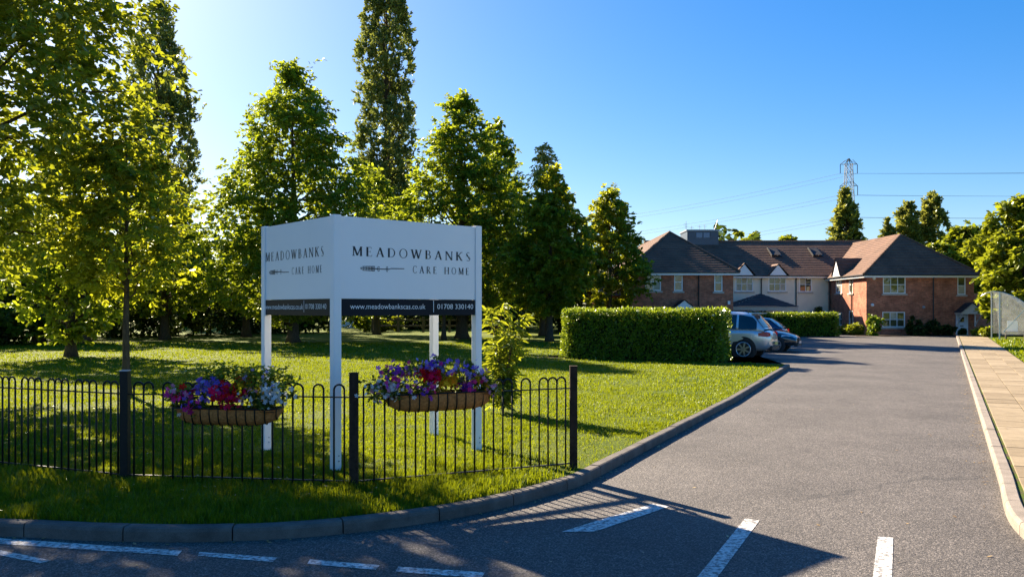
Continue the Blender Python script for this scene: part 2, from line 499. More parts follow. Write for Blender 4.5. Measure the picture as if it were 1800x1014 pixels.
kpx = [(0,942),(165,950),(367,952),(572,941),(762,917),(900,889),(1002,860),(1037,846),(1150,785),(1275,717),(1300,703),(1389,646)]
kl = [Vector((-30, 10.2, 0)), Vector((-16, 8.9, 0)), Vector((-8, 7.7, 0))] + [Vector((*G(x, y, ZR).xy, 0)) for x, y in kpx]
KEND = kl[-1].copy()
kl_line = catmull(kl, 0.09)
KW = 0.135
def offs(line, d):
    out = []
    for i, p in enumerate(line):
        t = (line[min(i+1, len(line)-1)] - line[max(i-1, 0)]).normalized()
        out.append(p + Vector((-t.y, t.x, 0))*d)
    return out
kl_in = offs(kl_line, KW)

def kerb_run(parent, line, inner, per, mat, gap=0.006, top=0.006):
    i = 0; n = len(line)
    while i < n-1:
        j = min(i+per, n-1)
        m = MB()
        k = max(1, (j-i)//5)
        idx = list(range(i, j, k)); 
        if idx[-1] != j: idx.append(j)
        ring = []
        dz = rnd.uniform(-0.004, 0.004); lean = rnd.uniform(-0.004, 0.004)
        for q, a in enumerate(idx):
            o, w = line[a].copy(), inner[a].copy()
            nx = line[min(a+1, n-1)] - line[max(a-1, 0)]; nx.normalize()
            if q == 0: o += nx*gap; w += nx*gap
            if q == len(idx)-1: o -= nx*gap; w -= nx*gap
            r = (w-o)
            sec = [(0.0, ZR-0.05), (0.0+lean, top-0.035+dz), (0.07, top-0.009+dz), (0.2, top+dz), (0.93, top+dz), (1.0, top-0.008+dz), (1.0, ZR-0.05)]
            ring.append([(*(o + r*s).xy, z) for s, z in sec])
        vs = [v for rr in ring for v in rr]; L = 7
        fs = []
        for q in range(len(ring)-1):
            for s in range(L):
                fs.append((q*L+s, q*L+(s+1) % L, (q+1)*L+(s+1) % L, (q+1)*L+s))
        fs.append(tuple(range(L))); fs.append(tuple((len(ring)-1)*L+s for s in range(L))[::-1])
        m.add(vs, fs)
        m.build('kerb_stone', mat, parent)
        i = j

kerbL = meta(link('kerb', None), "dark curved kerb round the lawn corner and up the left of the drive", kind='structure')
kerb_run(kerbL, kl_line, kl_in, 10, M['kerb'])
ret = [KEND + U*0.0 - D*t for t in np.arange(0.0, 9.2, 0.09)]
ret = [r + U*0.02 for r in ret]
# kerb return along the parking bays (turn the corner)
kerb_run(kerbL, ret[2:], [r - U*KW for r in ret[2:]], 10, M['kerb'])

# right kerb: straight up the drive, flaring right at its mouth
K0 = Vector((*G(1712, 700, ZR).xy, 0)); K1 = Vector((*G(1680, 590, ZR).xy, 0))
UK = (K1-K0).normalized(); DK = Vector((UK.y, -UK.x, 0))
kr = [Vector((26, 4.0, 0)), Vector((14, 4.15, 0)), Vector((8, 4.45, 0)), Vector((5.4, 5.0, 0)), Vector((4.5, 5.75, 0)), Vector((4.2, 6.6, 0))] + [K0 + UK*t for t in (-12.0, -10, -8, -4, 0, 10, 20, 30, 40, 48)]
kr_line = catmull(kr, 0.09)
kerbR = meta(link('kerb', None), "pale straight kerb between the drive and the paved footway", kind='structure')
kr_in = offs(kr_line, -KW)
kerb_run(kerbR, kr_line, kr_in, 10, M['kerb_pale'])

# lawns (soil body under the turf, raised to kerb height)
A1 = KEND - D*9.0 - U*0.06
lawn_poly = [p for p in kl_in[::3]] + [KEND - U*0.06 - D*0.15] + [A1, A1 + U*24, Vector((6.3, 58, 0)), Vector((6.3, 95, 0)), Vector((-140, 95, 0)), Vector((-140, 12, 0))]
sheet("lawn", lawn_poly, -0.004, M['lawn'])
PW = 0.53*3 + 0.03
pa = KW + 0.035
gl = [K0 + UK*t + DK*(pa+PW+0.01) for t in (-11.4, 47)]
sheet("grass_strip", [gl[0], gl[1], gl[1] + DK*30, gl[0] + DK*12 + Vector((18, -2, 0)), Vector((26, 4.2, 0)), Vector((14, 4.35, 0)), Vector((8.1, 4.7, 0))], -0.004, M['lawn'])
moss = [K0 + UK*t + DK*e for t, e in ((-12.3, KW-0.01), (47, KW-0.01), (47, pa+PW), (-12.3, pa+PW))]
sheet("path_bed", moss, -0.012, M['moss'])

path = meta(link('paved_path', None), "buff slab footway beside the drive", kind='structure')
slab_me = []
for v in range(4):
    m = MB().box(-0.262, 0.262, -0.367, 0.367, -0.05, 0.0)
    o = m.build('paving_slab', M['slab'], None, bevel=0.006)
    slab_me.append(o.data); bpy.data.objects.remove(o)
ang = math.atan2(UK.y, UK.x) - pi/2
for i in range(78):
    for c in range(3):
        o = link('paving_slab', slab_me[rnd.randrange(4)], path)
        p = K0 + UK*(-12.0 + i*0.745) + DK*(pa + 0.27 + c*0.535)
        o.location = (p.x, p.y, 0.002 + rnd.uniform(-0.004, 0.004))
        o.rotation_euler = (rnd.uniform(-.004, .004), rnd.uniform(-.004, .004), ang + rnd.uniform(-.004, .004))

# road markings
marks = [("solid white edge line at the left of the junction", [(0,946),(0,956),(312,976.5),(320,968)]),
         ("short white dash below the solid edge line", [(0,967),(0,976),(70,990),(90,985)]),
         ("first white give way dash right of the solid line", [(350,970),(348,977),(480,987.5),(487,980)]),
         ("second white give way dash from the solid line", [(545,983),(540,991),(660,1001.5),(668,993.5)]),
         ("third white give way dash at the bottom of the view", [(700,996),(695,1005),(846,1016),(853,1006)]),
         ("worn white dash curving round the lawn corner", [(986,935),(1046,934),(1178,890),(1148,885)]),
         ("white dash crossed by the tip of the sign shadow", [(1224,1016),(1260,1016),(1335,915),(1310,911)]),
         ("white centre dash nearest the footway", [(1534,1016),(1568,1016),(1570,945),(1543,943)])]
for lab, q in marks:
    pts = [G(x, y, ZR).xy for x, y in q]
    o = sheet("road_marking", pts, ZR+0.004, M['mark']); o['label'] = lab
# parking bay lines
for i in range(5):
    b = KEND + U*(0.35 + 2.75*i) 
    pts = [b - D*0.3, b - D*0.3 + U*0.09, b - D*4.6 + U*0.09, b - D*4.6]
    o = sheet("bay_line", [p.xy for p in pts], ZR+0.004, M['mark'])
    o['label'] = "white parking bay line beside the drive"; o['group'] = "parking bay lines"

# ---------------------------------------------------------------- grass
def pip(px, py, poly):
    x = np.array([p[0] for p in poly]); y = np.array([p[1] for p in poly])
    ins = np.zeros(len(px), bool); j = len(x)-1
    for i in range(len(x)):
        c = ((y[i] > py) != (y[j] > py)) & (px < (x[j]-x[i])*(py-y[i])/(y[j]-y[i]+1e-12)+x[i])
        ins ^= c; j = i
    return ins

def vnoise(x, y, s, seed):
    r = np.random.default_rng(seed); g = r.random((64, 64))
    u = x*s; v = y*s
    i = np.floor(u).astype(int); j = np.floor(v).astype(int); fu = u-i; fv = v-j
    fu = fu*fu*(3-2*fu); fv = fv*fv*(3-2*fv)
    a = g[i % 64, j % 64]; b = g[(i+1) % 64, j % 64]; c = g[i % 64, (j+1) % 64]; d = g[(i+1) % 64, (j+1) % 64]
    return (a*(1-fu)+b*fu)*(1-fv)+(c*(1-fu)+d*fu)*fv

fence_pts = [None]*4
FP0, FP1, FP2 = G(220, 843), G(622, 855), G(1008, 822)
_fd = (G(0, 820) - FP0); _fd.z = 0; _fd.normalize()
FPL = FP0 + _fd*2.5

def blades(poly, bands, name, sheath):
    V = []; Q = []; nv = 0
    for (y0, y1, dens, h, w) in bands:
        xa, xb = (-0.66*y1-1.0, 0.66*y1+1.0) if sheath is not None else (4, 0.8*y1+8)
        n = int((xb-xa)*(y1-y0)*dens)
        x = rng.uniform(xa, xb, n); y = rng.uniform(y0, y1, n)
        k = ((np.abs(x) < 0.64*y+1.0) | (sheath is None)) & pip(x, y, poly)
        x, y = x[k], y[k]
        dn = vnoise(x, y, 1.3, 3); k = dn > rng.uniform(0.0, 0.55, len(x))-0.05
        x, y = x[k], y[k]
        # clumps of longer turf, bare soil near the fence end
        k = ~((np.hypot(x-FP2.x-0.25, (y-FP2.y-1.1)*0.6) < 1.0) & (rng.random(len(x)) < 0.72))
        x, y = x[k], y[k]
        n = len(x)
        hh = h*(0.5+0.8*vnoise(x, y, 2.2, 9))*(0.55+0.9*vnoise(x, y, 8.5, 21))*1.15*rng.uniform(0.5, 1.2, n)
        if sheath is not None: hh = sheath(x, y, hh)
        a = rng.uniform(0, 2*pi, n); lean = rng.uniform(0.1, 0.75, n)*hh
        b = np.stack([x, y, np.full(n, -0.006)], 1)
        sd = np.stack([-np.sin(a), np.cos(a), np.zeros(n)], 1)*(w*rng.uniform(0.6, 1.2, n)/2)[:, None]
        ld = np.stack([np.cos(a), np.sin(a), np.zeros(n)], 1)
        mid = b + ld*(lean*0.3)[:, None]; mid[:, 2] += hh*0.6
        tip = b + ld*lean[:, None]; tip[:, 2] += hh
        v = np.stack([b-sd, b+sd, mid+sd*0.8, tip, mid-sd*0.8], 1).reshape(-1, 3)
        q = np.arange(n)[:, None]*5 + nv
        V.append(v); Q.append(np.hstack([q+0, q+1, q+2, q+4])); Q.append(np.hstack([q+4, q+2, q+3, q+3])[:, :4])
        nv += len(v)
    V = np.vstack(V); Q = np.vstack(Q)
    tri = Q[:, 2] == Q[:, 3]
    # split into tris so that blades stay valid
    q4 = Q[~tri]; t3 = Q[tri][:, :3]
    T = np.vstack([q4[:, [0, 1, 2]], q4[:, [0, 2, 3]], t3])
    return meta(fast_mesh(name, V, T, M['grass']), kind='stuff')

def verge_tall(x, y, hh):
    # unmown strip between the fence and the kerb
    def side(a, b): return (b.x-a.x)*(y-a.y)-(b.y-a.y)*(x-a.x)
    out = np.where(x < FP0.x, side(FPL, FP0) < 0, np.where(x < FP1.x, side(FP0, FP1) < 0, (side(FP1, FP2) < 0) & (x < FP2.x+0.3)))
    return np.where(out, hh*1.65, hh)
lp = [(p.x, p.y) for p in lawn_poly]
blades(lp, [(7.0, 10.5, 3600, 0.045, 0.009), (10.5, 14, 2000, 0.040, 0.0105), (14, 20, 850, 0.040, 0.014), (20, 29, 330, 0.045, 0.021), (29, 46, 90, 0.05, 0.04)], "grass_blades", verge_tall)
gs = [gl[0], gl[1], gl[1] + DK*14, gl[0] + DK*12 + Vector((6, -1, 0)), Vector((13.5, 4.8, 0)), Vector((8.3, 5.0, 0))]
blades([(p.x, p.y) for p in gs], [(5, 18, 420, 0.07, 0.014), (18, 30, 260, 0.08, 0.022), (30, 50, 70, 0.10, 0.045)], "grass_blades", None)

def litter(name, spots, size):
    V = []; n = len(spots)
    for (x, y, z) in spots:
        a = rng.uniform(0, 2*pi); s = size*rng.uniform(0.5, 1.2)
        c = np.array([x, y, z]); u = np.array([cos(a), sin(a), rng.uniform(-.25, .25)])*s; w = np.array([-sin(a), cos(a), rng.uniform(-.2, .2)])*s*0.45
        V += [c-u, c+w, c+u, c-w]
    V = np.array(V); V[:, 2] += size*0.25
    return meta(fast_mesh(name, V, np.arange(4*n).reshape(-1, 4), M['litter']), kind='stuff')
sp = []
for i in range(300):
    p = kl_line[rnd.randrange(120, len(kl_line)-1)]; q = rnd.uniform(0.02, 0.16)**1.3
    t = offs([p, p + Vector((0.01, 0, 0))], 0)[0]
    sp.append((p.x + q*0.6, p.y - q, ZR))
for i in range(330):
    p = K0 + UK*rnd.uniform(-11, 22) - DK*(abs(rnd.gauss(0, 0.12))+0.02)
    sp.append((p.x, p.y, ZR))
for i in range(120):
    p = K0 + UK*rnd.uniform(-11, 22) + DK*rnd.uniform(0.1, 1.7)
    sp.append((p.x, p.y, 0.004))
for i in range(260):
    y = rnd.uniform(7.3, 16); x = rnd.uniform(-.6*y, .12*y)
    if pip(np.array([x]), np.array([y]), [(p.x, p.y) for p in lawn_poly])[0]: sp.append((x, y, .03))
for i in range(140):
    sp.append((rnd.uniform(-4, 7), rnd.uniform(6, 22), ZR))
sp = [q for q in sp if q[2] > ZR or not pip(np.array([q[0]]), np.array([q[1]]), [(p.x, p.y) for p in lawn_poly])[0]]
litter("fallen_leaves", sp, 0.024)

# ---------------------------------------------------------------- trees
def leaf_quads(o, dirn, nrm, L, W):
    """o (n,3) base, dirn unit, nrm approx normal; returns verts (4n,3)"""
    side = np.cross(dirn, nrm); side /= np.linalg.norm(side, axis=1)[:, None]+1e-9
    up = np.cross(side, dirn)
    m1 = o + dirn*(L*0.28)[:, None] + up*(L*0.05)[:, None]
    m2 = o + dirn*(L*0.70)[:, None] + up*(L*0.03)[:, None]
    a1 = m1 + side*(W*0.38)[:, None]; b1 = m1 - side*(W*0.38)[:, None]
    a2 = m2 + side*(W*0.46)[:, None]; b2 = m2 - side*(W*0.46)[:, None]
    tip = o + dirn*L[:, None] - up*(L*0.10)[:, None]
    return np.stack([o, a1, a2, tip, b2, b1], 1).reshape(-1, 3)

def leaf_faces(V):
    n = len(V)//6; q = np.arange(n)[:, None]*6
    return np.vstack([np.hstack([q, q+1, q+2, q+3]), np.hstack([q, q+3, q+4, q+5])])

def unit(v): return v/(np.linalg.norm(v, axis=1)[:, None]+1e-9)

def twig_leaves(r, c, cd, csz, twigs, per, L, W, droop=0.25, spread=0.8, flat=0.7):
    """clumps c (n,3) with outward direction cd, size csz; each grows twigs carrying alternate leaves"""
    n = len(c)
    ti = np.repeat(np.arange(n), twigs); nt = len(ti)
    jit = r.normal(size=(nt, 3))*np.array([1, 1, flat])
    to = c[ti] + jit*(csz[ti]*0.36)[:, None]
    td = unit(cd[ti]*0.75 + r.normal(size=(nt, 3))*spread*np.array([1, 1, 0.6]))
    tl = csz[ti]*r.uniform(0.35, 0.85, nt)
    li = np.repeat(np.arange(nt), per); nl = len(li)
    t = np.tile(np.linspace(0.05, 1.0, per), nt) + r.uniform(-.05, .05, nl)
    sgn = np.where(np.tile(np.arange(per), nt) % 2 == 0, 1.0, -1.0)
    ref = unit(np.tile([0, 0, 1.0], (nl, 1)) + r.normal(size=(nl, 3))*0.35)
    sd = unit(np.cross(td[li], ref))
    o = to[li] + td[li]*(t*tl[li])[:, None]
    o[:, 2] -= (t**2)*tl[li]*droop*0.5
    d = unit(td[li]*0.7 + sd*sgn[:, None]*0.9 + r.normal(size=(nl, 3))*0.35 + np.array([0, 0, -droop]))
    nr = unit(ref + r.normal(size=(nl, 3))*0.45)
    ll = L*r.uniform(0.6, 1.15, nl)
    return leaf_quads(o, d, nr, ll, ll*W)

PROF = {
    'lime': lambda t: np.clip(np.sin(pi*np.clip(t, 0, 1)**0.62), 0, 1)**0.8*(1-0.12*t),
    'round': lambda t: np.sqrt(np.clip(1-(2*t-1)**2, 0, 1)),
    'poplar': lambda t: np.clip(1-np.clip((t-.45)/.55, 0, 1)**2.4, 0, 1)**0.75*(.72+.28*np.clip(t/.3, 0, 1))*(0.86+0.14*np.sin(t*11)**2),
    'cone': lambda t: np.clip(1-t, 0, 1)**0.72*np.clip(t/0.12, 0.5, 1),
    'wide': lambda t: np.clip(np.sin(pi*np.clip(t, 0, 1)**0.8), 0, 1)**0.5,
}

def tree(name, label, cat, base, h, cb, Rr, prof, lm, clumps=140, twigs=7, per=9, leaf=0.2, W=0.62, tr=0.16, seed=1, csize=0.26,
         lean=(0, 0), up=0.15, droop=0.25, group=None, limbs=26, lobes=0.16, inner=0.35, spread=0.8, squash=1.0, flat=0.7):
    """base: ground point; crown from height cb to h, radius Rr"""
    r = np.random.default_rng(seed)
    root = thing(name, label, cat, base, 0, group)
    ph = r.uniform(0, 2*pi, 6)
    T = []; 
    while len(T) < clumps:
        t = r.uniform(0, 1, 400); w = PROF[prof](t)
        T += list(t[r.uniform(0, 1, 400) < w*0.9+0.12])
    t = np.array(T[:clumps]); a = r.uniform(0, 2*pi, clumps)
    rad = PROF[prof](t)*Rr*(1 + lobes*np.sin(2*a+ph[0]+5*t) + lobes*np.sin(3*a+ph[1]-7*t) + lobes*0.8*np.sin(11*t+ph[2]+a))
    u = r.uniform(inner**2, 1.0, clumps)**0.5
    rr = rad*u
    hc = h-cb
    c = np.stack([rr*np.cos(a)+lean[0]*t*hc, rr*np.sin(a)*squash+lean[1]*t*hc, cb+t*hc], 1)
    cd = unit(np.stack([np.cos(a), np.sin(a), np.full(clumps, up)+0.9*(t > 0.88)], 1))
    cs = csize*Rr*r.uniform(0.65, 1.25, clumps)*(0.6+0.4*u)
    V = twig_leaves(r, c, cd, cs, twigs, per, leaf, W, droop, spread, flat)
    fast_mesh('crown', V, leaf_faces(V), lm, root)
    m = MB()
    k = 7
    pts = []; rads = []
    for i in range(k+1):
        f = i/k; z = f*h*0.9
        cx = lean[0]*max(0, z-cb) + r.uniform(-1, 1)*tr*0.35*f; cy = lean[1]*max(0, z-cb) + r.uniform(-1, 1)*tr*0.35*f
        pts.append((cx, cy, z-0.05)); rads.append(max(0.012, tr*(1-f)**0.8*(1.0 + 0.55*(i == 0))))
    pts.insert(1, (pts[0][0], pts[0][1], 0.35)); rads.insert(1, tr*1.08)
    m.tube(pts, rads, 9)
    for i in r.permutation(clumps)[:limbs]:
        q = c[i]; z0 = max(cb*0.75, q[2]-rr[i]*(0.45+0.6*up)); f = z0/(h*0.9)
        if f > 0.97: continue
        o = np.array([lean[0]*max(0, z0-cb), lean[1]*max(0, z0-cb), z0])
        mid = (o+q)/2 + np.array([0, 0, 0.12*rr[i]]) + r.normal(size=3)*0.06*rr[i]
        w = min(max(0.012, tr*0.36*(1-f)**0.6), .07)
        k1 = o*.7+q*.3 + np.array([0, 0, 0.05*rr[i]]) + r.normal(size=3)*0.05*rr[i]; k2 = o*.3+q*.7 + np.array([0, 0, 0.08*rr[i]]) + r.normal(size=3)*0.06*rr[i]
        m.tube([o, k1, mid, k2, q], [w, w*.8, w*0.6, w*.4, 0.008], 5, caps=False)
    m.build('trunk', M['bark'], root, smooth=True)
    return root

def gpt(px, py): return G(px, py)

# near broad-leaved tree just outside the left edge: its crown fills the top left corner
tree('broadleaf_tree', "large dark broadleaf tree whose crown fills the top left corner", 'tree', (-12.0, 17.0, 0), 13.6, 2.4, 4.2, 'wide', M['lf_near'],
     clumps=800, twigs=7, per=11, leaf=0.19, W=0.56, tr=0.2, seed=4, csize=0.22, limbs=60, inner=0.25, droop=0.35, lobes=.07)
tree('sapling', "slim yellow-green young tree rising behind the left fence post", 'tree', G(222, 694)*1.0, 5.9, 2.1, 1.4, 'lime', M['lf_sap'],
     clumps=170, twigs=6, per=9, leaf=0.15, W=0.56, tr=0.085, seed=8, csize=0.32, limbs=34, droop=0.35)

def ytree(px, py, top, bot, halfw, **kw):
    g = G(px, py); Y = g.y
    return dict(base=g, h=H+(HZ-top)*Y/F, cb=H-(bot-HZ)*Y/F, Rr=halfw*Y/F, **kw)

def T_(name, label, px, py, top, bot, halfw, prof='lime', lm='lf_tree', **kw):
    d = ytree(px, py, top, bot, halfw)
    kw.setdefault('group', None)
    return tree(name, label, 'tree', d['base'], d['h'], d['cb'], d['Rr'], prof, M[lm], **kw)

T_('broadleaf_tree', "stout trunked tree standing on the open lawn left of the fence post", 125, 627, 200, 590, 118, clumps=230, twigs=7, per=9, leaf=0.24, tr=0.19, seed=21, csize=0.24, droop=0.35)
T_('broadleaf_tree', "thick trunked tree just behind the stout lawn tree", 147, 603, 400, 560, 75, clumps=110, leaf=0.28, tr=0.3, seed=22)
T_('broadleaf_tree', "tree with low branches by the dark undergrowth at the left edge", 68, 600, 380, 565, 85, clumps=130, leaf=0.28, tr=0.28, seed=23)
T_('broadleaf_tree', "mid lawn tree between the sapling and the broad conical tree", 290, 597, 335, 552, 88, clumps=210, leaf=0.28, tr=0.27, seed=24)
T_('broadleaf_tree', "broad conical tree rising behind the left sign panel", 515, 602, 122, 566, 150, clumps=680, twigs=7, per=10, leaf=0.26, W=.58, tr=0.3, seed=126, csize=0.2, limbs=60, inner=0.3, lobes=.12)
T_('broadleaf_tree', "smaller tree in the shade behind the broad conical tree", 433, 592, 400, 548, 70, clumps=120, leaf=0.3, tr=0.27, seed=26)
T_('broadleaf_tree', "tall pointed tree rising behind the right sign panel", 812, 595, 174, 560, 112, clumps=600, per=10, leaf=0.27, W=.58, tr=0.36, seed=27, csize=0.2, limbs=60, inner=0.3, lobes=.12)
T_('broadleaf_tree', "slender tree close behind the tall pointed tree", 872, 588, 208, 540, 62, clumps=220, leaf=0.34, tr=0.3, seed=28, csize=0.26)
T_('broadleaf_tree', "small trunked tree seen under the sign between its posts", 780, 597, 440, 550, 40, clumps=50, leaf=0.28, tr=0.14, seed=29)
T_('broadleaf_tree', "bushy lime green tree filling the gap under the tallest poplar", 662, 588, 300, 552, 70, clumps=220, leaf=0.28, tr=0.24, seed=36, csize=.26)
T_('weeping_tree', "tall drooping birch behind the medium lime trees", 958, 584, 252, 540, 50, prof='lime', lm='lf_birch', clumps=260, leaf=0.28, W=0.4, tr=0.3, seed=30, csize=0.3, up=-0.6, droop=1.0)
T_('broadleaf_tree', "dense conical tree on two trunks left of the clipped hedge", 966, 600, 300, 550, 76, lm='lf_sap', clumps=310, per=10, leaf=0.27, tr=0.2, seed=31, csize=0.23, inner=0.3, lobes=.12)
T_('broadleaf_tree', "thin trunked tree crowding the dense conical tree", 953, 590, 400, 548, 50, clumps=90, leaf=0.3, tr=0.2, seed=32)
T_('broadleaf_tree', "small conical tree in front of the left brick wing", 1072, 592, 328, 540, 66, lm='lf_sap', clumps=270, leaf=0.27, tr=0.2, seed=33, csize=0.24, inner=0.3, lobes=.12)
T_('poplar_tree', "tall poplar rising behind the left trees", 276, 573, 2, 520, 68, prof='poplar', lm='lf_pop', clumps=560, twigs=8, per=8, leaf=0.40, tr=0.6, seed=34, flat=2.0, csize=0.17, up=2.2, droop=-0.3, limbs=160, lobes=0.10, spread=0.35)
T_('poplar_tree', "tallest poplar rising behind the middle of the sign", 679, 573, -75, 500, 60, prof='poplar', lm='lf_pop', clumps=640, twigs=8, per=8, leaf=0.40, tr=0.6, seed=35, flat=2.0, csize=0.17, up=2.2, droop=-0.3, limbs=180, lobes=0.08, spread=0.35)

# trees behind the care home
def far(name, label, px, top, bot, halfw, Y, prof, lm, **kw):
    b = P(px, HZ, Y); b.z = -0.14
    d = dict(h=H+0.14+(HZ-top)*Y/F, cb=max(0.8, H-(bot-HZ)*Y/F), Rr=halfw*Y/F)
    return tree(name, label, 'tree', b, d['h'], d['cb'], d['Rr'], prof, M[lm], **kw)
far('poplar_tree', "spreading poplar directly below the pylon", 1487, 338, 500, 35, 130, 'cone', 'lf_far', clumps=330, leaf=0.55, per=8, tr=0.5, seed=41, csize=0.24, up=1.6, droop=-.2, limbs=90, flat=1.6, spread=.5)
far('poplar_tree', "short poplar left of the right wing roof peak", 1560, 386, 490, 11, 120, 'poplar', 'lf_far', clumps=80, leaf=0.5, tr=0.3, seed=42, csize=0.5, up=1.8, droop=-.2, flat=1.6, spread=.5)
far('poplar_tree', "poplar clump just right of the right wing roof peak", 1597, 361, 480, 22, 120, 'poplar', 'lf_far', clumps=170, leaf=0.5, tr=0.4, seed=43, csize=0.3, up=1.8, droop=-.2, flat=1.8, spread=.5, lobes=.25)
far('poplar_tree', "tallest poplar behind the right wing roof", 1640, 339, 480, 21, 120, 'poplar', 'lf_far', clumps=180, leaf=0.5, tr=0.4, seed=44, csize=0.3, up=1.8, droop=-.2, flat=1.8, spread=.5, lobes=.25)
far('broadleaf_tree', "golden bushy tree behind the middle of the long roof", 1312, 404, 500, 30, 110, 'wide', 'lf_gold', clumps=80, leaf=0.6, tr=0.3, seed=45)
far('broadleaf_tree', "low golden tree top peeping over the roof by the skylights", 1388, 412, 500, 18, 110, 'wide', 'lf_gold', clumps=60, leaf=0.6, tr=0.3, seed=46)
far('broadleaf_tree', "olive tree behind the far right end of the right wing", 1692, 402, 540, 34, 85, 'wide', 'lf_gold', clumps=170, leaf=0.55, tr=0.3, seed=47)
far('broadleaf_tree', "darker tree between the olive tree and the bright corner tree", 1722, 402, 560, 40, 95, 'wide', 'lf_tree', clumps=150, leaf=0.55, tr=0.3, seed=48)
far('broadleaf_tree', "low olive tree sloping down behind the right wing roof", 1652, 428, 540, 34, 80, 'wide', 'lf_gold', clumps=120, leaf=0.5, tr=0.3, seed=49)
far('broadleaf_tree', "bright yellow-green tree overhanging the curved shelter", 1800, 350, 575, 74, 57, 'wide', 'lf_gold', clumps=330, twigs=7, per=9, leaf=0.42, tr=0.35, seed=50, csize=0.24, inner=0.25, limbs=50)

# undergrowth belt at the back of the lawn
def shrub(name, label, cat, base, h, Rr, lm, clumps, leaf, seed, group=None, cb=0.15, prof='round', **kw):
    return tree(name, label, cat, base, h, cb, Rr, prof, M[lm], clumps=clumps, leaf=leaf, tr=0.05, seed=seed, limbs=8, group=group, csize=kw.pop('csize', 0.4), twigs=6, per=8, inner=0.2, **kw)
belt = [(-40, 607), (25, 602), (95, 598), (165, 592), (230, 592), (300, 590), (370, 588), (440, 586), (500, 585), (560, 584)]
belt_where = ["cut by the left edge of the view", "behind the sunlit leafy bush", "between the low branched tree and the stout trunked tree", "behind the thick trunked tree", "behind the sapling at the fence post",
              "behind the mid lawn tree", "left of the smaller shaded tree", "behind the smaller shaded tree", "behind the left sign face", "seen just right of the front sign post"]
for i, (px, py) in enumerate(belt):
    g = G(px, py); 
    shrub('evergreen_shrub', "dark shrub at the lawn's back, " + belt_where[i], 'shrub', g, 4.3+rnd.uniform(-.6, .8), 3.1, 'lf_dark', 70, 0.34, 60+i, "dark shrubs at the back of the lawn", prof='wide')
for i, (px, py) in enumerate([(655, 580), (720, 579), (790, 578), (850, 578), (905, 579), (985, 582), (1035, 584)]):
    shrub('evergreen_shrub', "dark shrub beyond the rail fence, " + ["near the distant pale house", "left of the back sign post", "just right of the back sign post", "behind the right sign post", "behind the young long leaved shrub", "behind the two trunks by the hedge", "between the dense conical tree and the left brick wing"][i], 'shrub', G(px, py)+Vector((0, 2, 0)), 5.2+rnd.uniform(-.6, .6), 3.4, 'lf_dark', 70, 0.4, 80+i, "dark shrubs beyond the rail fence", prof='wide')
for i, (px, py, top, hw, lab) in enumerate([(640, 583, 552, 16, "rounded yellow-green bush beside the distant pale house"), (672, 583, 563, 13, "low golden bush seen under the sign"), (698, 583, 556, 10, "upright yellow-green bush under the sign left of the rail fence")]):
    g = G(px, py); shrub('garden_bush', lab, 'bush', g, H+(HZ-top)*g.y/F, hw*g.y/F, 'lf_gold' if i else 'lf_tree', 26, 0.26, 95+i)
g = G(12, 606); shrub('garden_bush', "sunlit leafy bush on the lawn at the left edge", 'bush', g, 2.4, 1.9, 'lf_tree', 40, 0.3, 99)
woods = []
r_ = np.random.default_rng(77)
c = np.stack([r_.uniform(-110, 25, 520), r_.uniform(84, 104, 520), r_.uniform(0.3, 9, 520)**1.0], 1)
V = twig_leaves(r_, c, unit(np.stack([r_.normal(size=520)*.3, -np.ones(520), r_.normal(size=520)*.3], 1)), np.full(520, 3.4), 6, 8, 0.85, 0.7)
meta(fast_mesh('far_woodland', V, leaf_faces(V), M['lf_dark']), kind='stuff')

# ---------------------------------------------------------------- care home
home = thing('care_home', "two storey brick care home with brown hipped roofs at the end of the drive", 'building', (22, 62, 0))
HO = Vector((22, 62, 0))
def hb(m, name, mat, parent=None, **kw):
    o = m.build(name, mat, home if parent is None else parent, **kw)
    if parent is None: o.location = -HO
    return o

def wall(o, u, n, L, z0, z1, openings, mat, name='wall', depth=0.09, label=None):
    """wall from point o along unit u, outward normal n; openings (a0,a1,zb,zt)"""
    us = sorted({0.0, L, *[a for q in openings for a in q[:2]]}); zs = sorted({z0, z1, *[a for q in openings for a in q[2:]]})
    m = MB()
    pt = lambda a, z, dpt=0.0: (o.x+u.x*a-n.x*dpt, o.y+u.y*a-n.y*dpt, z)
    for i in range(len(us)-1):
        for j in range(len(zs)-1):
            ca, cz = (us[i]+us[i+1])/2, (zs[j]+zs[j+1])/2
            if any(q[0] < ca < q[1] and q[2] < cz < q[3] for q in openings): continue
            m.add([pt(us[i], zs[j]), pt(us[i+1], zs[j]), pt(us[i+1], zs[j+1]), pt(us[i], zs[j+1])], [(0, 1, 2, 3)])
    for a0, a1, zb, zt in openings:
        for (p, q) in (((a0, zb), (a1, zb)), ((a1, zb), (a1, zt)), ((a1, zt), (a0, zt)), ((a0, zt), (a0, zb))):
            m.add([pt(*p), pt(*q), pt(*q, depth), pt(*p, depth)], [(0, 1, 2, 3)])
    me_o = hb(m, name, mat)
    if label: me_o['label'] = label
    return me_o

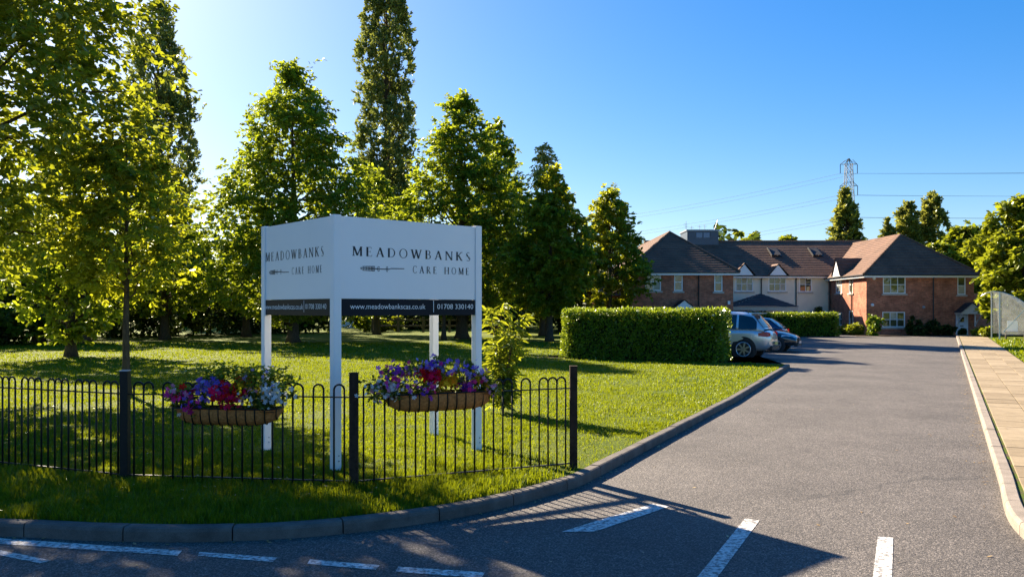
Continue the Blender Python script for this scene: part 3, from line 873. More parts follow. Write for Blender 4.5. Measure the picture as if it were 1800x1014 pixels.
def window(o, u, n, a0, a1, zb, zt, cols, rows, sill=True, curtain=None):
    """white framed window sitting in an opening; panes and sill as sub-parts"""
    B = lambda a, z, d: Vector((o.x+u.x*a-n.x*d, o.y+u.y*a-n.y*d, z))
    fw = 0.07; m = MB()
    def fr(a, b, c, d, y0, y1):
        vs = [B(a, c, y0), B(b, c, y0), B(b, d, y0), B(a, d, y0), B(a, c, y1), B(b, c, y1), B(b, d, y1), B(a, d, y1)]
        m.add(vs, [(0,1,2,3),(7,6,5,4),(0,4,5,1),(1,5,6,2),(2,6,7,3),(3,7,4,0)])
    y0, y1 = 0.012, 0.085
    fr(a0, a0+fw, zb, zt, y0, y1); fr(a1-fw, a1, zb, zt, y0, y1)
    fr(a0+fw, a1-fw, zb, zb+fw, y0, y1); fr(a0+fw, a1-fw, zt-fw, zt, y0, y1)
    aw = (a1-a0-2*fw)/cols; zw = (zt-zb-2*fw)/rows; g = 0.022
    for i in range(1, cols): fr(a0+fw+aw*i-g, a0+fw+aw*i+g, zb+fw, zt-fw, y0+.006, y1)
    for j in range(1, rows): fr(a0+fw, a1-fw, zb+fw+zw*j-g, zb+fw+zw*j+g, y0+.012, y1)
    w = hb(m, 'window', M['white'])
    for i in range(cols):
        for j in range(rows):
            q = MB(); A, C = a0+fw+aw*i, zb+fw+zw*j; e = 0.055+rnd.uniform(-.004, .004)
            q.add([B(A, C, e), B(A+aw, C, e+rnd.uniform(-.006, .006)), B(A+aw, C+zw, e+rnd.uniform(-.006, .006)), B(A, C+zw, e)], [(0, 1, 2, 3)])
            q.build('pane', M['pane'] if not (curtain and rnd.random() < curtain) else M['blind'], w)
    if sill:
        s = MB()
        vs = [B(a0-.1, zb-.13, .03), B(a1+.1, zb-.13, .03), B(a1+.1, zb-.003, .03), B(a0-.1, zb-.003, .03), B(a0-.1, zb-.13, -.08), B(a1+.1, zb-.13, -.08), B(a1+.1, zb-.02, -.08), B(a0-.1, zb-.02, -.08)]
        s.add(vs, [(0,1,2,3),(7,6,5,4),(0,4,5,1),(1,5,6,2),(2,6,7,3),(3,7,4,0)])
        s.build('sill', M['stone'], w)
    return w

def roof_face(m, A, B, C, Dd, course=0.31, lift=0.028):
    """tiled slope: eave A-B, ridge D-C (D above A); lapped courses with their own step"""
    A, B, C, Dd = map(Vector, (A, B, C, Dd))
    n = (B-A).cross(Dd-A if (Dd-A).length > 1e-6 else C-A).normalized()
    if n.z < 0: n = -n
    L = max((Dd-A).length, (C-B).length); k = max(2, int(((A+B)/2-(C+Dd)/2).length/course))
    for i in range(k):
        t0, t1 = i/k, (i+1)/k
        a, b = A.lerp(Dd, t0), B.lerp(C, t0); c, d = B.lerp(C, t1), A.lerp(Dd, t1)
        a2, b2 = a+n*lift, b+n*lift
        m.add([a2, b2, c+n*0.004, d+n*0.004, a, b], [(0, 1, 2, 3), (4, 5, 1, 0)])

def ridge_cap(m, a, b, r=0.10):
    m.tube([a, b], r, 6)

X = lambda px, Y: (px-900)*Y/F
Z = lambda py, Y: H-(py-HZ)*Y/F
ux, uy = Vector((1, 0, 0)), Vector((0, 1, 0))
nF, nL = Vector((0, -1, 0)), Vector((-1, 0, 0))
ZB = -0.11

def pxop(px0, px1, py0, py1, Y, x0):   # opening on a front wall from photo pixels
    return (X(px0, Y)-x0, X(px1, Y)-x0, Z(py1, Y), Z(py0, Y))

# --- left wing
YL = 57.0
lx0, lx1 = X(1108, YL), X(1289, YL); ezL = Z(477, YL)
op = [pxop(1134, 1162, 479.5, 511, YL, lx0), pxop(1185, 1200, 480, 511.5, YL, lx0), pxop(1255.5, 1270, 481, 512.5, YL, lx0)]
o = Vector((lx0, YL, 0))
wall(o, ux, nF, lx1-lx0, ZB, ezL, op, M['brick'])
for q, c in zip(op, (2, 1, 1)): window(o, ux, nF, *q, c, 2, curtain=0.25)
wall(Vector((lx0, YL, 0)), uy, nL, 15, ZB, ezL, [], M['brick'])
wall(Vector((lx1, YL, 0)), uy, -nL, 12, ZB, ezL, [], M['brick'])
def hip_roof(x0, x1, y0, y1, ez, rz, run, ov=0.35, mat=None, name='roof', back=True):
    """hipped at the front, ridge running back"""
    mat = mat or M['roof']
    cx = (x0+x1)/2; s = (rz-ez)/((x1-x0)/2); ez2 = ez - ov*s*0.55
    e0, e1 = x0-ov, x1+ov; f = y0-ov
    ap = (cx, y0+run, rz); bk = (cx, y1, rz)
    m = MB()
    roof_face(m, (e0, f, ez2), (e1, f, ez2), ap, ap)
    roof_face(m, (e0, y1, ez2), (e0, f, ez2), ap, bk)
    roof_face(m, (e1, f, ez2), (e1, y1, ez2), bk, ap)
    rf = hb(m, name, mat)
    k = MB()
    ridge_cap(k, ap, bk); ridge_cap(k, (e0, f, ez2+.03), ap, .09); ridge_cap(k, (e1, f, ez2+.03), ap, .09)
    k.build('ridge_tiles', mat, rf)
    fa = MB(); zt = ez2-0.004; fh = 0.22
    fa.box(e0+.05, e1-.05, f+.03, f+.06, zt-fh, zt); fa.box(e0+.05, e0+.08, f+.06, y1-.5, zt-fh, zt)
    fa.box(e1-.08, e1-.05, f+.06, y1-.5, zt-fh, zt)
    fa.box(e0+.08, e1-.08, f+.06, y0-.004, zt-fh, zt-fh+.02)
    hb(fa, 'fascia', M['white'])
    gu = MB(); gu.tube([(e0, f-.02, zt-.03), (e1, f-.02, zt-.03)], 0.055, 6); gu.tube([(e0-.02, f, zt-.03), (e0-.02, y1-.5, zt-.03)], 0.055, 6)
    hb(gu, 'gutter', M['dpipe'])
    return ap, bk
hip_roof(lx0, lx1, YL, 76, ezL+.12, Z(408, YL+4.4), 4.4)
def downpipe(x, y, z0, z1, n=nF):
    m = MB(); p = Vector((x, y, 0))+n*0.07
    m.tube([(p.x+n.x*.22, p.y+n.y*.22, z1), (p.x, p.y, z1-.35), (p.x, p.y, z0)], 0.045, 6)
    hb(m, 'downpipe', M['dpipe'])
downpipe(X(1228, YL), YL, ZB, ezL)

# small brick annex left of the left wing
ax0 = X(1046, 60); m = MB()
wall(Vector((ax0, 60, 0)), ux, nF, lx0-ax0-.01, ZB, 2.75, [], M['brick'])
wall(Vector((ax0, 60, 0)), uy, nL, 6, ZB, 2.75, [], M['brick'])
roof_face(m, (ax0-.2, 59.7, 2.7), (lx0-.02, 59.7, 2.7), (lx0-.02, 63.5, 4.1), (ax0-.2, 63.5, 4.1)); hb(m, 'roof', M['roof'])

def porch(px, top, base, halfpx, Y, depth, brackets=True):
    x = X(px, Y); w = halfpx*Y/F; zt, zb = Z(top, Y-depth), Z(base, Y-depth)
    m = MB()
    roof_face(m, (x-w-.08, Y, zb-.04), (x-w-.08, Y-depth-.1, zb-.04), (x, Y-depth-.1, zt+.05), (x, Y, zt+.05), 0.25)
    roof_face(m, (x+w+.08, Y-depth-.1, zb-.04), (x+w+.08, Y, zb-.04), (x, Y, zt+.05), (x, Y-depth-.1, zt+.05), 0.25)
    rf = hb(m, 'porch_roof', M['slate'])
    g = MB(); y = Y-depth
    g.add([(x-w, y, zb), (x+w, y, zb), (x, y, zt), (x-w, y+.05, zb), (x+w, y+.05, zb), (x, y+.05, zt)], [(0,1,2),(5,4,3),(0,3,4,1),(1,4,5,2),(2,5,3,0)])
    g.build('gable_board', M['white'], rf)
    g = MB(); g.box(x-w, x+w, y, y+.08, zb-.14, zb-.002); g.box(x-w, x-w+.07, y+.08, Y-.005, zb-.14, zb-.002); g.box(x+w-.07, x+w, y+.08, Y-.005, zb-.14, zb-.002)
    g.build('fascia', M['white'], rf)
    if brackets:
        for s in (-1, 1):
            b = MB(); bx = x+s*(w-.12)
            b.bar((bx, Y-.06, zb-.15), (bx, Y-.06, zb-1.05), .08); b.bar((bx, Y-.08, zb-.95), (bx, y+.1, zb-.2), .06)
            b.build('bracket', M['white'], rf)
porch(1197, 528, 545, 21, YL, 1.2)

# --- centre block with cream render
YW = 70.0
wx0, wx1 = X(1200, YW), X(1468, YW); ezW = Z(484.5, YW)
op = [pxop(1293, 1324, 485.5, 512, YW, wx0), pxop(1351, 1382, 485.5, 512, YW, wx0), pxop(1405, 1427, 487, 513, YW, wx0)]
o = Vector((wx0, YW, 0))
wall(o, ux, nF, wx1-wx0, ZB, ezW+.1, op, M['render'], label="cream rendered wall")
for q, c in zip(op, (3, 3, 2)): window(o, ux, nF, *q, c, 2, curtain=0.4)
rzM = Z(424.5, YW+5.2); rx0, rx1 = X(1150, YW), X(1560, YW)
m = MB()
e = (YW-.4, ezW+.02)
roof_face(m, (rx0, *e), (rx1, *e), (rx1, YW+5.2, rzM), (rx0, YW+5.2, rzM))
roof_face(m, (rx1, YW+10.8, e[1]), (rx0, YW+10.8, e[1]), (rx0, YW+5.2, rzM), (rx1, YW+5.2, rzM))
main_roof = hb(m, 'roof', M['roof'])
k = MB(); ridge_cap(k, (rx0, YW+5.2, rzM), (rx1, YW+5.2, rzM)); k.build('ridge_tiles', M['roof'], main_roof)
fa = MB(); fa.box(wx0, wx1, YW-.38, YW-.35, ezW-.2, ezW+.0); fa.box(wx0, wx1, YW-.35, YW-.004, ezW-.2, ezW-.18); hb(fa, 'fascia', M['white'])
gu = MB(); gu.tube([(wx0, YW-.44, ezW-.02), (wx1, YW-.44, ezW-.02)], .055, 6); hb(gu, 'gutter', M['dpipe'])
for px in (1338, 1399): downpipe(X(px, YW), YW, ZB, ezW)
def gablet(px, top, base, halfpx, Y):
    x, w = X(px, Y), halfpx*Y/F; zt, zb = Z(top, Y), Z(base, Y); rd = 2.2
    m = MB()
    roof_face(m, (x-w-.1, Y+1.5, zb), (x-w-.1, Y-.1, zb), (x, Y-.1, zt+.12), (x, Y+rd, zt+.12), .3)
    roof_face(m, (x+w+.1, Y-.1, zb), (x+w+.1, Y+1.5, zb), (x, Y+rd, zt+.12), (x, Y-.1, zt+.12), .3)
    rf = hb(m, 'gablet_roof', M['roof'])
    g = MB(); g.add([(x-w, Y, zb-.05), (x+w, Y, zb-.05), (x, Y, zt+.02), (x-w, Y+.06, zb-.05), (x+w, Y+.06, zb-.05), (x, Y+.06, zt+.02)], [(0,1,2),(5,4,3),(0,3,4,1),(1,4,5,2),(2,5,3,0)])
    g.build('gable_board', M['white'], rf)
gablet(1308.5, 465, 484, 17, YW-.46); gablet(1368, 466, 484, 16, YW-.46)

# rooftop plant box with aerials
YP = YW+4.6
m = MB(); bx0, bx1 = X(1208, YP), X(1263, YP); bz0, bz1 = Z(433, YP), Z(406, YP)
m.box(bx0, bx1, YP, YP+3, bz0, bz1); pb = hb(m, 'rooftop_box', M['plant_box'])
m = MB(); m.box(bx0-.08, bx1+.08, YP-.1, YP+3.1, bz1+.003, bz1+.12); m.build('cap', M['grey'], pb)
for i in range(4):
    a = bx0+.1+(bx1-bx0-.2)*i/4; m = MB(); m.box(a+.05, a+(bx1-bx0-.2)/4-.05, YP-.03, YP-.003, bz0+.75, bz1-.15); m.build('panel', M['cblue'] if i in (1, 2) else M['plant_box'], pb)
for px, h, sl_ in ((1198, .8, .0), (1205, .55, 0), (1218, .4, 0), (1232, .5, 0), (1241, .55, 0), (1258, .9, .25)):
    m = MB(); x = min(max(X(px, YP), bx0), bx1); m.tube([(x, YP+.5, bz1+.1), (x+sl_*1.2, YP+.5, bz1+.1+h)], .022, 5)
    m.bar((x-.2+sl_, YP+.5, bz1+h*.8), (x+.2+sl_, YP+.5, bz1+h*.8), .02); hb(m, 'aerial', M['galv'])
# opened roof windows
for px in (1361, 1433):
    y = YW+3.2; x = X(px, y); slp = (rzM-e[1])/(5.6); zz = e[1]+slp*(y-YW+.4)
    d = Vector((0, 1, slp)).normalized(); n_ = Vector((0, -slp, 1)).normalized(); c = Vector((x, y, zz))
    m = MB()
    for a, b in (((-.4, -.8), (.4, -.8)), ((-.4, .8), (.4, .8)), ((-.4, -.8), (-.4, .8)), ((.4, -.8), (.4, .8))):
        m.bar(c+ux*a[0]+d*a[1]+n_*.04, c+ux*b[0]+d*b[1]+n_*.04, .09, .09, up=n_)
    sk = hb(m, 'roof_window', M['dpipe'])
    q = MB(); q.add([c+ux*s*.36+d*t*.76+n_*(.09+.05*(1-t)) for s, t in ((-1, -1), (1, -1), (1, 1), (-1, 1))], [(0, 1, 2, 3)]); q.build('pane', M['slate'], sk)
    q = MB(); q.bar(c-ux*.42-d*.8+n_*.16, c-ux*.42+d*.8+n_*.16, .05, .1, up=n_); q.build('flashing', M['dpipe'], sk)

# dark hipped canopy in front of the cream wall
m = MB(); y0, y1 = YW-4.2, YW-.01; x0, x1 = X(1288, y0), X(1404, y0); zb, zt = Z(539, y0), Z(516, YW-2); cxm = (X(1337, YW-2))
ap = (cxm, YW-1.9, zt)
roof_face(m, (x0, y0, zb), (x1, y0, zb), ap, ap); roof_face(m, (x0, y1, zb), (x0, y0, zb), ap, ap); roof_face(m, (x1, y0, zb), (x1, y1, zb), ap, ap)
cn = hb(m, 'canopy_roof', M['slate'])
q = MB(); q.box(x0+.05, x1-.05, y0+.03, y0+.07, zb-.3, zb-.01); q.build('fascia', M['stone'], cn)
for x in (x0+.3, x1-.3, (x0+x1)/2):
    q = MB(); q.box(x-.07, x+.07, y0+.1, y0+.24, ZB, zb-.02); q.build('canopy_post', M['dpipe'], cn)

# --- right wing
YR = 62.5
qx0, qx1 = X(1523, YR), X(1712, YR); ezR = Z(482, YR)
op = [pxop(1552, 1592, 484.5, 516, YR, qx0), pxop(1683, 1697.5, 486, 518, YR, qx0), pxop(1551, 1591, 548, 575, YR, qx0), pxop(1680, 1702, 549, 589, YR, qx0)]
o = Vector((qx0, YR, 0))
wall(o, ux, nF, qx1-qx0, ZB, ezR+.1, op, M['brick'])
for q, c in zip(op[:3], (3, 1, 3)): window(o, ux, nF, *q, c, 2, curtain=0.12)
# side wall facing the drive, sunlit
SL = 9.2
def sideop(pxa, pxb, py0, py1):
    f = lambda px: qx0*F/(px-900) - YR
    a, b = f(pxb), f(pxa); ym = YR+(a+b)/2
    return (a, b, Z(py1, ym), Z(py0, ym))
sop = [sideop(1492, 1499.5, 487, 515), sideop(1469, 1480, 488, 515), sideop(1449, 1456, 488.5, 514.5), sideop(1492, 1500, 546, 574), sideop(1471, 1480, 549, 572)]
so_ = Vector((qx0, YR, 0))
wall(so_, uy, nL, SL, ZB, ezR+.1, sop, M['brick'])
for q, c in zip(sop, (2, 3, 2, 2, 2)): window(so_, uy, nL, *q, c, 2, curtain=0.5)
wall(Vector((qx1, YR, 0)), uy, -nL, SL, ZB, ezR, [], M['brick'])
hip_roof(qx0, qx1, YR, YW+7, ezR+.12, Z(413, YR+3.2), 3.2)
for px in (1640,): downpipe(X(px, YR), YR, ZB, ezR)
downpipe(qx0, YR+2.6, ZB, ezR, nL); downpipe(qx0, YR+7.0, ZB, ezR, nL)
# gablet on the side wall
m = MB(); yc = YR+4.6; zb_, zt_ = ezR+.05, ezR+1.35
roof_face(m, (qx0-.55, yc-.85, zb_), (qx0+1.1, yc-.85, zb_), (qx0+1.9, yc, zt_+.1), (qx0-.55, yc, zt_+.1), .3)
roof_face(m, (qx0+1.1, yc+.85, zb_), (qx0-.55, yc+.85, zb_), (qx0-.55, yc, zt_+.1), (qx0+1.9, yc, zt_+.1), .3)
rf = hb(m, 'gablet_roof', M['roof'])
g = MB(); x = qx0-.47; g.add([(x, yc-.8, zb_-.05), (x, yc+.8, zb_-.05), (x, yc, zt_), (x+.06, yc-.8, zb_-.05), (x+.06, yc+.8, zb_-.05), (x+.06, yc, zt_)], [(0,1,2),(5,4,3),(0,3,4,1),(1,4,5,2),(2,5,3,0)])
g.build('gable_board', M['white'], rf)
# front door
a0, a1, zb, zt = op[3]
m = MB(); m.box(qx0+a0+.06, qx0+a1-.06, YR+.03, YR+.08, ZB, zt-.06)
dr = hb(m, 'front_door', M['door'])
m = MB(); m.box(qx0+a0, qx0+a0+.06, YR+.01, YR+.09, ZB, zt); m.box(qx0+a1-.06, qx0+a1, YR+.01, YR+.09, ZB, zt); m.box(qx0+a0+.06, qx0+a1-.06, YR+.01, YR+.09, zt-.06, zt); m.build('door_frame', M['white'], dr)
cxd = qx0+(a0+a1)/2
m = MB(); m.box(cxd-.16, cxd+.16, YR+.02, YR+.035, zt-.7, zt-.36); m.build('door_pane', M['cglass'], dr)
m = MB(); m.box(cxd-.12, cxd+.12, YR+.02, YR+.035, zt-1.02, zt-.96); m.build('letterbox', M['dpipe'], dr)
m = MB(); m.box(cxd-.36, cxd-.31, YR-.01, YR+.035, zt-1.2, zt-1.05); m.build('handle', M['dpipe'], dr)
porch(1697, 533, 548.5, 19, YR, 1.0)
# wall lamps, vents, alarm box
for px, py, r0, mt in ((1536, 489, .12, 'white'), (1533, 536, .11, 'white'), (1623, 540, .1, 'galv')):
    m = MB(); x, z = X(px, YR), Z(py, YR); m.tube([(x, YR-.004, z), (x, YR-.10, z), (x, YR-.14, z)], [r0, r0, r0*.5], 12)
    hb(m, 'wall_lamp', M[mt])
m = MB(); m.box(X(1281, YL)-.08, X(1281, YL)+.08, YL-.09, YL-.003, Z(535, YL), Z(529, YL)); hb(m, 'alarm_box', M['white'])
# dark recess wing to the right of the door
wall(Vector((qx1+.01, YR+4, 0)), ux, nF, 6, ZB, 3.0, [], M['brick'])

# shrubs by the building
def bush_px(px, top, base, hw, lab, lm, Y, name='garden_bush', leaf=.2, clumps=34, seed=1, prof='round'):
    b = P(px, HZ, Y); b.z = -0.11
    hh = (base-top)*Y/F
    shrub(name, lab, 'bush', b, hh, hw*Y/F, lm, clumps, leaf, seed, prof=prof, cb=0.05, csize=.45)
for i, a in enumerate([(1537, 556, 590, 13, "bright green upright bush at the corner of the right wing", 'lf_hedge', 60.6), (1609, 558, 590, 12, "tall dark bush right of the lower front window", 'lf_dark', 61.0),
        (1641, 567, 591, 12, "rounded dark bush under the black downpipe", 'lf_dark', 61.0), (1666, 574, 591, 9, "small dark bush left of the pale blue door", 'lf_dark', 61.0),
        (1722, 573, 590, 11, "clipped lime green box bush right of the door", 'lf_gold', 57.0), (1738, 573, 590, 11, "clipped lime green box bush beside the shelter", 'lf_gold', 55.0),
        (1502, 573, 590, 13, "low lime bush by the sunlit side wall", 'lf_gold', 62.0), (1484, 574, 588, 10, "low dark green bush under the side windows", 'lf_hedge', 64.0),
        (1616, 579, 592, 8, "low dark bush on the bed under the brick wall", 'lf_dark', 60.2),
        (1373, 535, 560, 18, "pale flowering bush by the dark entrance canopy", 'lf_gold', 63.5), (1440, 536, 580, 14, "dark bush against the end of the cream wall", 'lf_dark', 68.5), (1692, 580, 591, 4, "small ball bush beside the door step", 'lf_dark', 60.3)]):
    bush_px(*a, seed=200+i)
sheet("planting_bed", [(X(1500, 60.5), 60.0), (X(1678, 60.5), 60.0), (X(1678, 62.4), 62.4), (X(1500, 62.4), 62.4)], ZR+.02, M['soil'])

# ---------------------------------------------------------------- hedges
def hedge(label, c0, du, dn, L, T, h, lm, n, leaf, seed, z0=0.0):
    """c0 near right corner; du along length, dn towards the back"""
    root = thing('clipped_hedge', label, 'hedge', c0)
    r = np.random.default_rng(seed)
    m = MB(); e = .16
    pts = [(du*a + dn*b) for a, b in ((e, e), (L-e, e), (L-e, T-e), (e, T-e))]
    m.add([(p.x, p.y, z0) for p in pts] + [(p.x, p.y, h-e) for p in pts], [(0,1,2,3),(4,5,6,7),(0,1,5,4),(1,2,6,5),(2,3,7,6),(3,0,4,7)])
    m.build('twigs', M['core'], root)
    areas = np.array([L*h, L*h*.4, T*h, T*h, L*T]); fidx = r.choice(5, n, p=areas/areas.sum())
    a = r.uniform(0, L, n); b = r.uniform(0, T, n); z = r.uniform(.03, h, n)
    wob = lambda p, q: .04*np.sin(p*2.3+1)+.035*np.sin(q*3.1+p*1.7)+.03*np.sin(p*6.1+q*4)+.03*np.sin(p*11+q*9)
    dep = np.abs(r.normal(0, .09, n))-.03
    nz = np.zeros((n, 3)); dun, dnn = np.array(du), np.array(dn)
    A = a.copy(); B_ = b.copy(); Zz = z.copy()
    k = fidx == 0; B_[k] = dep[k]-wob(a[k], z[k]); nz[k] = -dnn
    k = fidx == 1; B_[k] = T-dep[k]; nz[k] = dnn
    k = fidx == 2; A[k] = dep[k]-wob(b[k], z[k]); nz[k] = -dun
    k = fidx == 3; A[k] = L-dep[k]+wob(b[k], z[k]); nz[k] = dun
    k = fidx == 4; Zz[k] = h-dep[k]+.5*wob(a[k], b[k])+.05*(r.random(k.sum()) < .15); nz[k] = [0, 0, 1]
    o = dun[None]*A[:, None]+dnn[None]*B_[:, None]; o[:, 2] = Zz
    d = unit(nz*.55+r.normal(size=(n, 3))*.7+np.array([0, 0, .25])); nr = unit(nz*.8+r.normal(size=(n, 3))*.6)
    ll = leaf*r.uniform(.55, 1.2, n)
    V = leaf_quads(o, d, nr, ll, ll*.5)
    # upright shoots along the top
    ns = int(L*42); sa = r.uniform(0, L, ns); sb = r.uniform(0, T, ns)
    so2 = dun[None]*np.repeat(sa, 4)[:, None]+dnn[None]*np.repeat(sb, 4)[:, None]; hh = np.repeat(r.uniform(0, .16, ns)*(r.random(ns) < .6), 4)
    so2[:, 2] = h+hh*np.tile([0, .4, .7, 1], ns)-.04
    d2 = unit(r.normal(size=(ns*4, 3))*.6+np.array([0, 0, .8]))
    V2 = leaf_quads(so2, d2, unit(r.normal(size=(ns*4, 3))), np.full(ns*4, leaf*.9), np.full(ns*4, leaf*.42))
    V = np.vstack([V, V2])
    fast_mesh('foliage', V, leaf_faces(V), M[lm], root)
    return root
hc = G(1266, 637.5)
hedge("long clipped green hedge in front of the silver car", hc, -D, U, 5.75, 1.5, 1.72, 'lf_hedge', 21000, .105, 5)
hedge("far clipped hedge between the parked cars and the brick wing", P(1474, HZ, 59.0).xy.to_3d()+Vector((0, 0, ZR)), Vector((-1, 0, 0)), Vector((0, 1, 0)), 7.0, 1.3, 1.55, 'lf_hedge', 11000, .14, 6)

# ---------------------------------------------------------------- cars
def car(label, loc, heading, kind, paint):
    """built with +x forward, ground at z=0"""
    root = thing('parked_car', label, 'car', loc, heading, "cars parked beside the drive")
    suv = kind == 'suv'
    Lh = 2.35 if suv else 2.2; hw = .93 if suv else .88; zr = 1.70 if suv else 1.46
    # stations: x, z underside, z shoulder, half width, top half width
    if suv:
        stn = [(-Lh, .52, .78, .70, .62), (-Lh+.07, .38, .95, .82, .76), (-Lh+.3, .30, 1.06, .90, .83), (-1.5, .26, 1.07, .93, .86), (-.5, .24, 1.05, .93, .87), (.6, .24, 1.03, .93, .86),
               (1.1, .25, 1.03, .92, .80), (1.6, .27, .98, .90, .74), (2.05, .30, .86, .84, .66), (Lh-.08, .36, .74, .74, .58), (Lh, .45, .64, .62, .5)]
        gh = [(-2.12, 1.06, 1.06), (-1.98, 1.06, 1.28), (-1.72, 1.06, 1.58), (-1.3, 1.06, 1.66), (-.4, 1.06, 1.70), (.2, 1.05, 1.66), (.62, 1.03, 1.40), (1.12, 1.02, 1.02)]
    else:
        stn = [(-Lh, .50, .72, .68, .60), (-Lh+.07, .36, .88, .79, .72), (-Lh+.3, .28, .95, .86, .78), (-1.4, .23, .95, .88, .82), (-.5, .21, .93, .88, .82), (.5, .21, .91, .88, .81),
               (1.0, .22, .91, .87, .77), (1.5, .24, .86, .86, .71), (1.9, .26, .76, .81, .64), (Lh-.1, .30, .66, .74, .58), (Lh, .42, .58, .6, .5)]
        gh = [(-2.0, .95, .95), (-1.75, .95, 1.18), (-1.4, .95, 1.38), (-.9, .95, 1.44), (-.2, .94, 1.46), (.2, .93, 1.40), (.6, .92, 1.18), (1.05, .91, .91)]
    m = MB(); Ln = 12; rings = []
    for x, zl, zs, w, tw in stn:
        zm = zl+(zs-zl)*.55
        half = [(0, zl), (w*.8, zl), (w*.96, zl+.06), (w, zm), (w*.985, zs-.12), (tw+.03, zs-.02), (tw*.6, zs+.03)]
        ring = [(x, -y, z) for y, z in half[::-1]] + [(x, y, z) for y, z in half[1:]]
        rings.append(ring)
    L = len(rings[0]); vs = [v for r_ in rings for v in r_]; fs = []
    for i in range(len(rings)-1):
        for k in range(L):
            fs.append((i*L+k, i*L+(k+1) % L, (i+1)*L+(k+1) % L, (i+1)*L+k))
    fs.append(tuple(range(L))); fs.append(tuple((len(rings)-1)*L+k for k in range(L)))
    m.add(vs, fs)
    body = m.build('body', paint, root, smooth=True)
    ss = body.modifiers.new('s', 'SUBSURF'); ss.levels = 2; ss.render_levels = 2
    # greenhouse
    m = MB(); rings = []; wb = hw*.9; wr = hw*.68
    zmax = max(g_[2] for g_ in gh); zb0 = gh[3][1]
    wid = lambda z: wb + (wr-wb)*min(1, max(0, (z-zb0)/(zmax-zb0)))**1.15
    for x, zb, zt in gh:
        n = 5; ring = []
        wt = wid(zt)
        for k in range(n): 
            z = zb-.06+(zt-zb+.0)*k/(n-1) if zt > zb else zb-.06+.02*k
            ring.append((x, -wid(z), z))
        ring.append((x, -wt*.55, zt+.028)); ring.append((x, wt*.55, zt+.028))
        for k in range(n)[::-1]:
            z = zb-.06+(zt-zb)*k/(n-1) if zt > zb else zb-.06+.02*k
            ring.append((x, wid(z), z))
        rings.append(ring)
    L = len(rings[0]); fs = []
    for i in range(len(rings)-1):
        for k in range(L): fs.append((i*L+k, i*L+(k+1) % L, (i+1)*L+(k+1) % L, (i+1)*L+k))
    m.add([v for r_ in rings for v in r_], fs)
    m.build('roof', paint, root, smooth=True)
    # glazing patches lying 8 mm proud of the cabin
    def zt_at(x):
        for (a, b, c), (a2, b2, c2) in zip(gh, gh[1:]):
            if a <= x <= a2: return c+(c2-c)*(x-a)/(a2-a)
        return zb0
    def side_glass(xa, xb, s):
        q = MB(); n = 8; vs = []
        for i in range(n+1):
            x = xa+(xb-xa)*i/n; t = max(zb0+.03, zt_at(x)-.07)
            for z in (zb0+.02, (zb0+t)/2, t): vs.append((x, s*(wid(z)+.008), z))
        q.add(vs, [(i*3+k, i*3+k+1, i*3+k+4, i*3+k+3) for i in range(n) for k in range(2)])
        q.build('side_window', M['cglass'], root, smooth=True)
    a, b, c = (-1.86, -1.0, -.02) if suv else (-1.6, -.75, .0)
    for s in (-1, 1):
        if suv: side_glass(a, -1.22, s); side_glass(-1.14, -.32, s); side_glass(-.24, .78, s)
        else: side_glass(a+.1, -.55, s); side_glass(-.46, .72, s)
    def end_glass(g0, g1, name, nx):
        (xa, _, za), (xb, _, zb_) = g0, g1
        q = MB(); vs = []
        for t in (.06, .5, .94):
            x = xa+(xb-xa)*t; z = za+(zb_-za)*t; w = wid(z)*.88
            for u in (-1, -.5, 0, .5, 1): vs.append((x+nx*.03*(1-u*u)+nx*.012, u*w, z+.02+.012*(1-u*u)))
        q.add(vs, [(r0*5+k, r0*5+k+1, r0*5+k+6, r0*5+k+5) for r0 in range(2) for k in range(4)])
        q.build(name, M['cglass'], root, smooth=True)
    if suv: end_glass((gh[0][0]+.03, 0, 1.10), (gh[2][0], 0, gh[2][2]+.0), 'rear_window', -1)
    else: end_glass((gh[0][0]+.04, 0, gh[0][2]+.03), (gh[2][0], 0, gh[2][2]+.01), 'rear_window', -1)
    end_glass((gh[-1][0]-.02, 0, gh[-1][2]+.01), (gh[-3][0]+.02, 0, gh[-3][2]-.01), 'windscreen', 1)
    # wheels
    wr_ = .37 if suv else .32
    for x in ((-1.42, 1.48) if suv else (-1.3, 1.36)):
        for s in (-1, 1):
            y1, y0 = s*(hw+.0), s*(hw-.24)
            w = MB(); w.tube([(x, y0, wr_), (x, y1-s*.04, wr_), (x, y1, wr_)], [wr_, wr_, wr_*.93], 24)
            wo = w.build('wheel', M['rubber'], root, smooth=False)
            q = MB(); q.tube([(x, y1+s*.002, wr_), (x, y1+s*.012, wr_)], [wr_*.70, wr_*.66], 20); q.build('rim', M['trim'], wo)
            q = MB()
            for k in range(7):
                t = 2*pi*k/7; q.bar((x, y1+s*.016, wr_), (x+cos(t)*wr_*.66, y1+s*.016, wr_+sin(t)*wr_*.66), .055, .02, up=(0, 1, 0))
            q.tube([(x+wr_*.68*cos(2*pi*k/20), y1+s*.014, wr_+wr_*.68*sin(2*pi*k/20)) for k in range(21)], .016, 5, caps=False)
            q.build('spokes', M['rim'], wo)
            q = MB(); q.tube([(x, s*(hw-.30), wr_+.02), (x, s*(hw-.012), wr_+.02)], wr_*1.17, 24); q.build('wheel_arch', M['trim'], root)
    zl = .88 if suv else .80
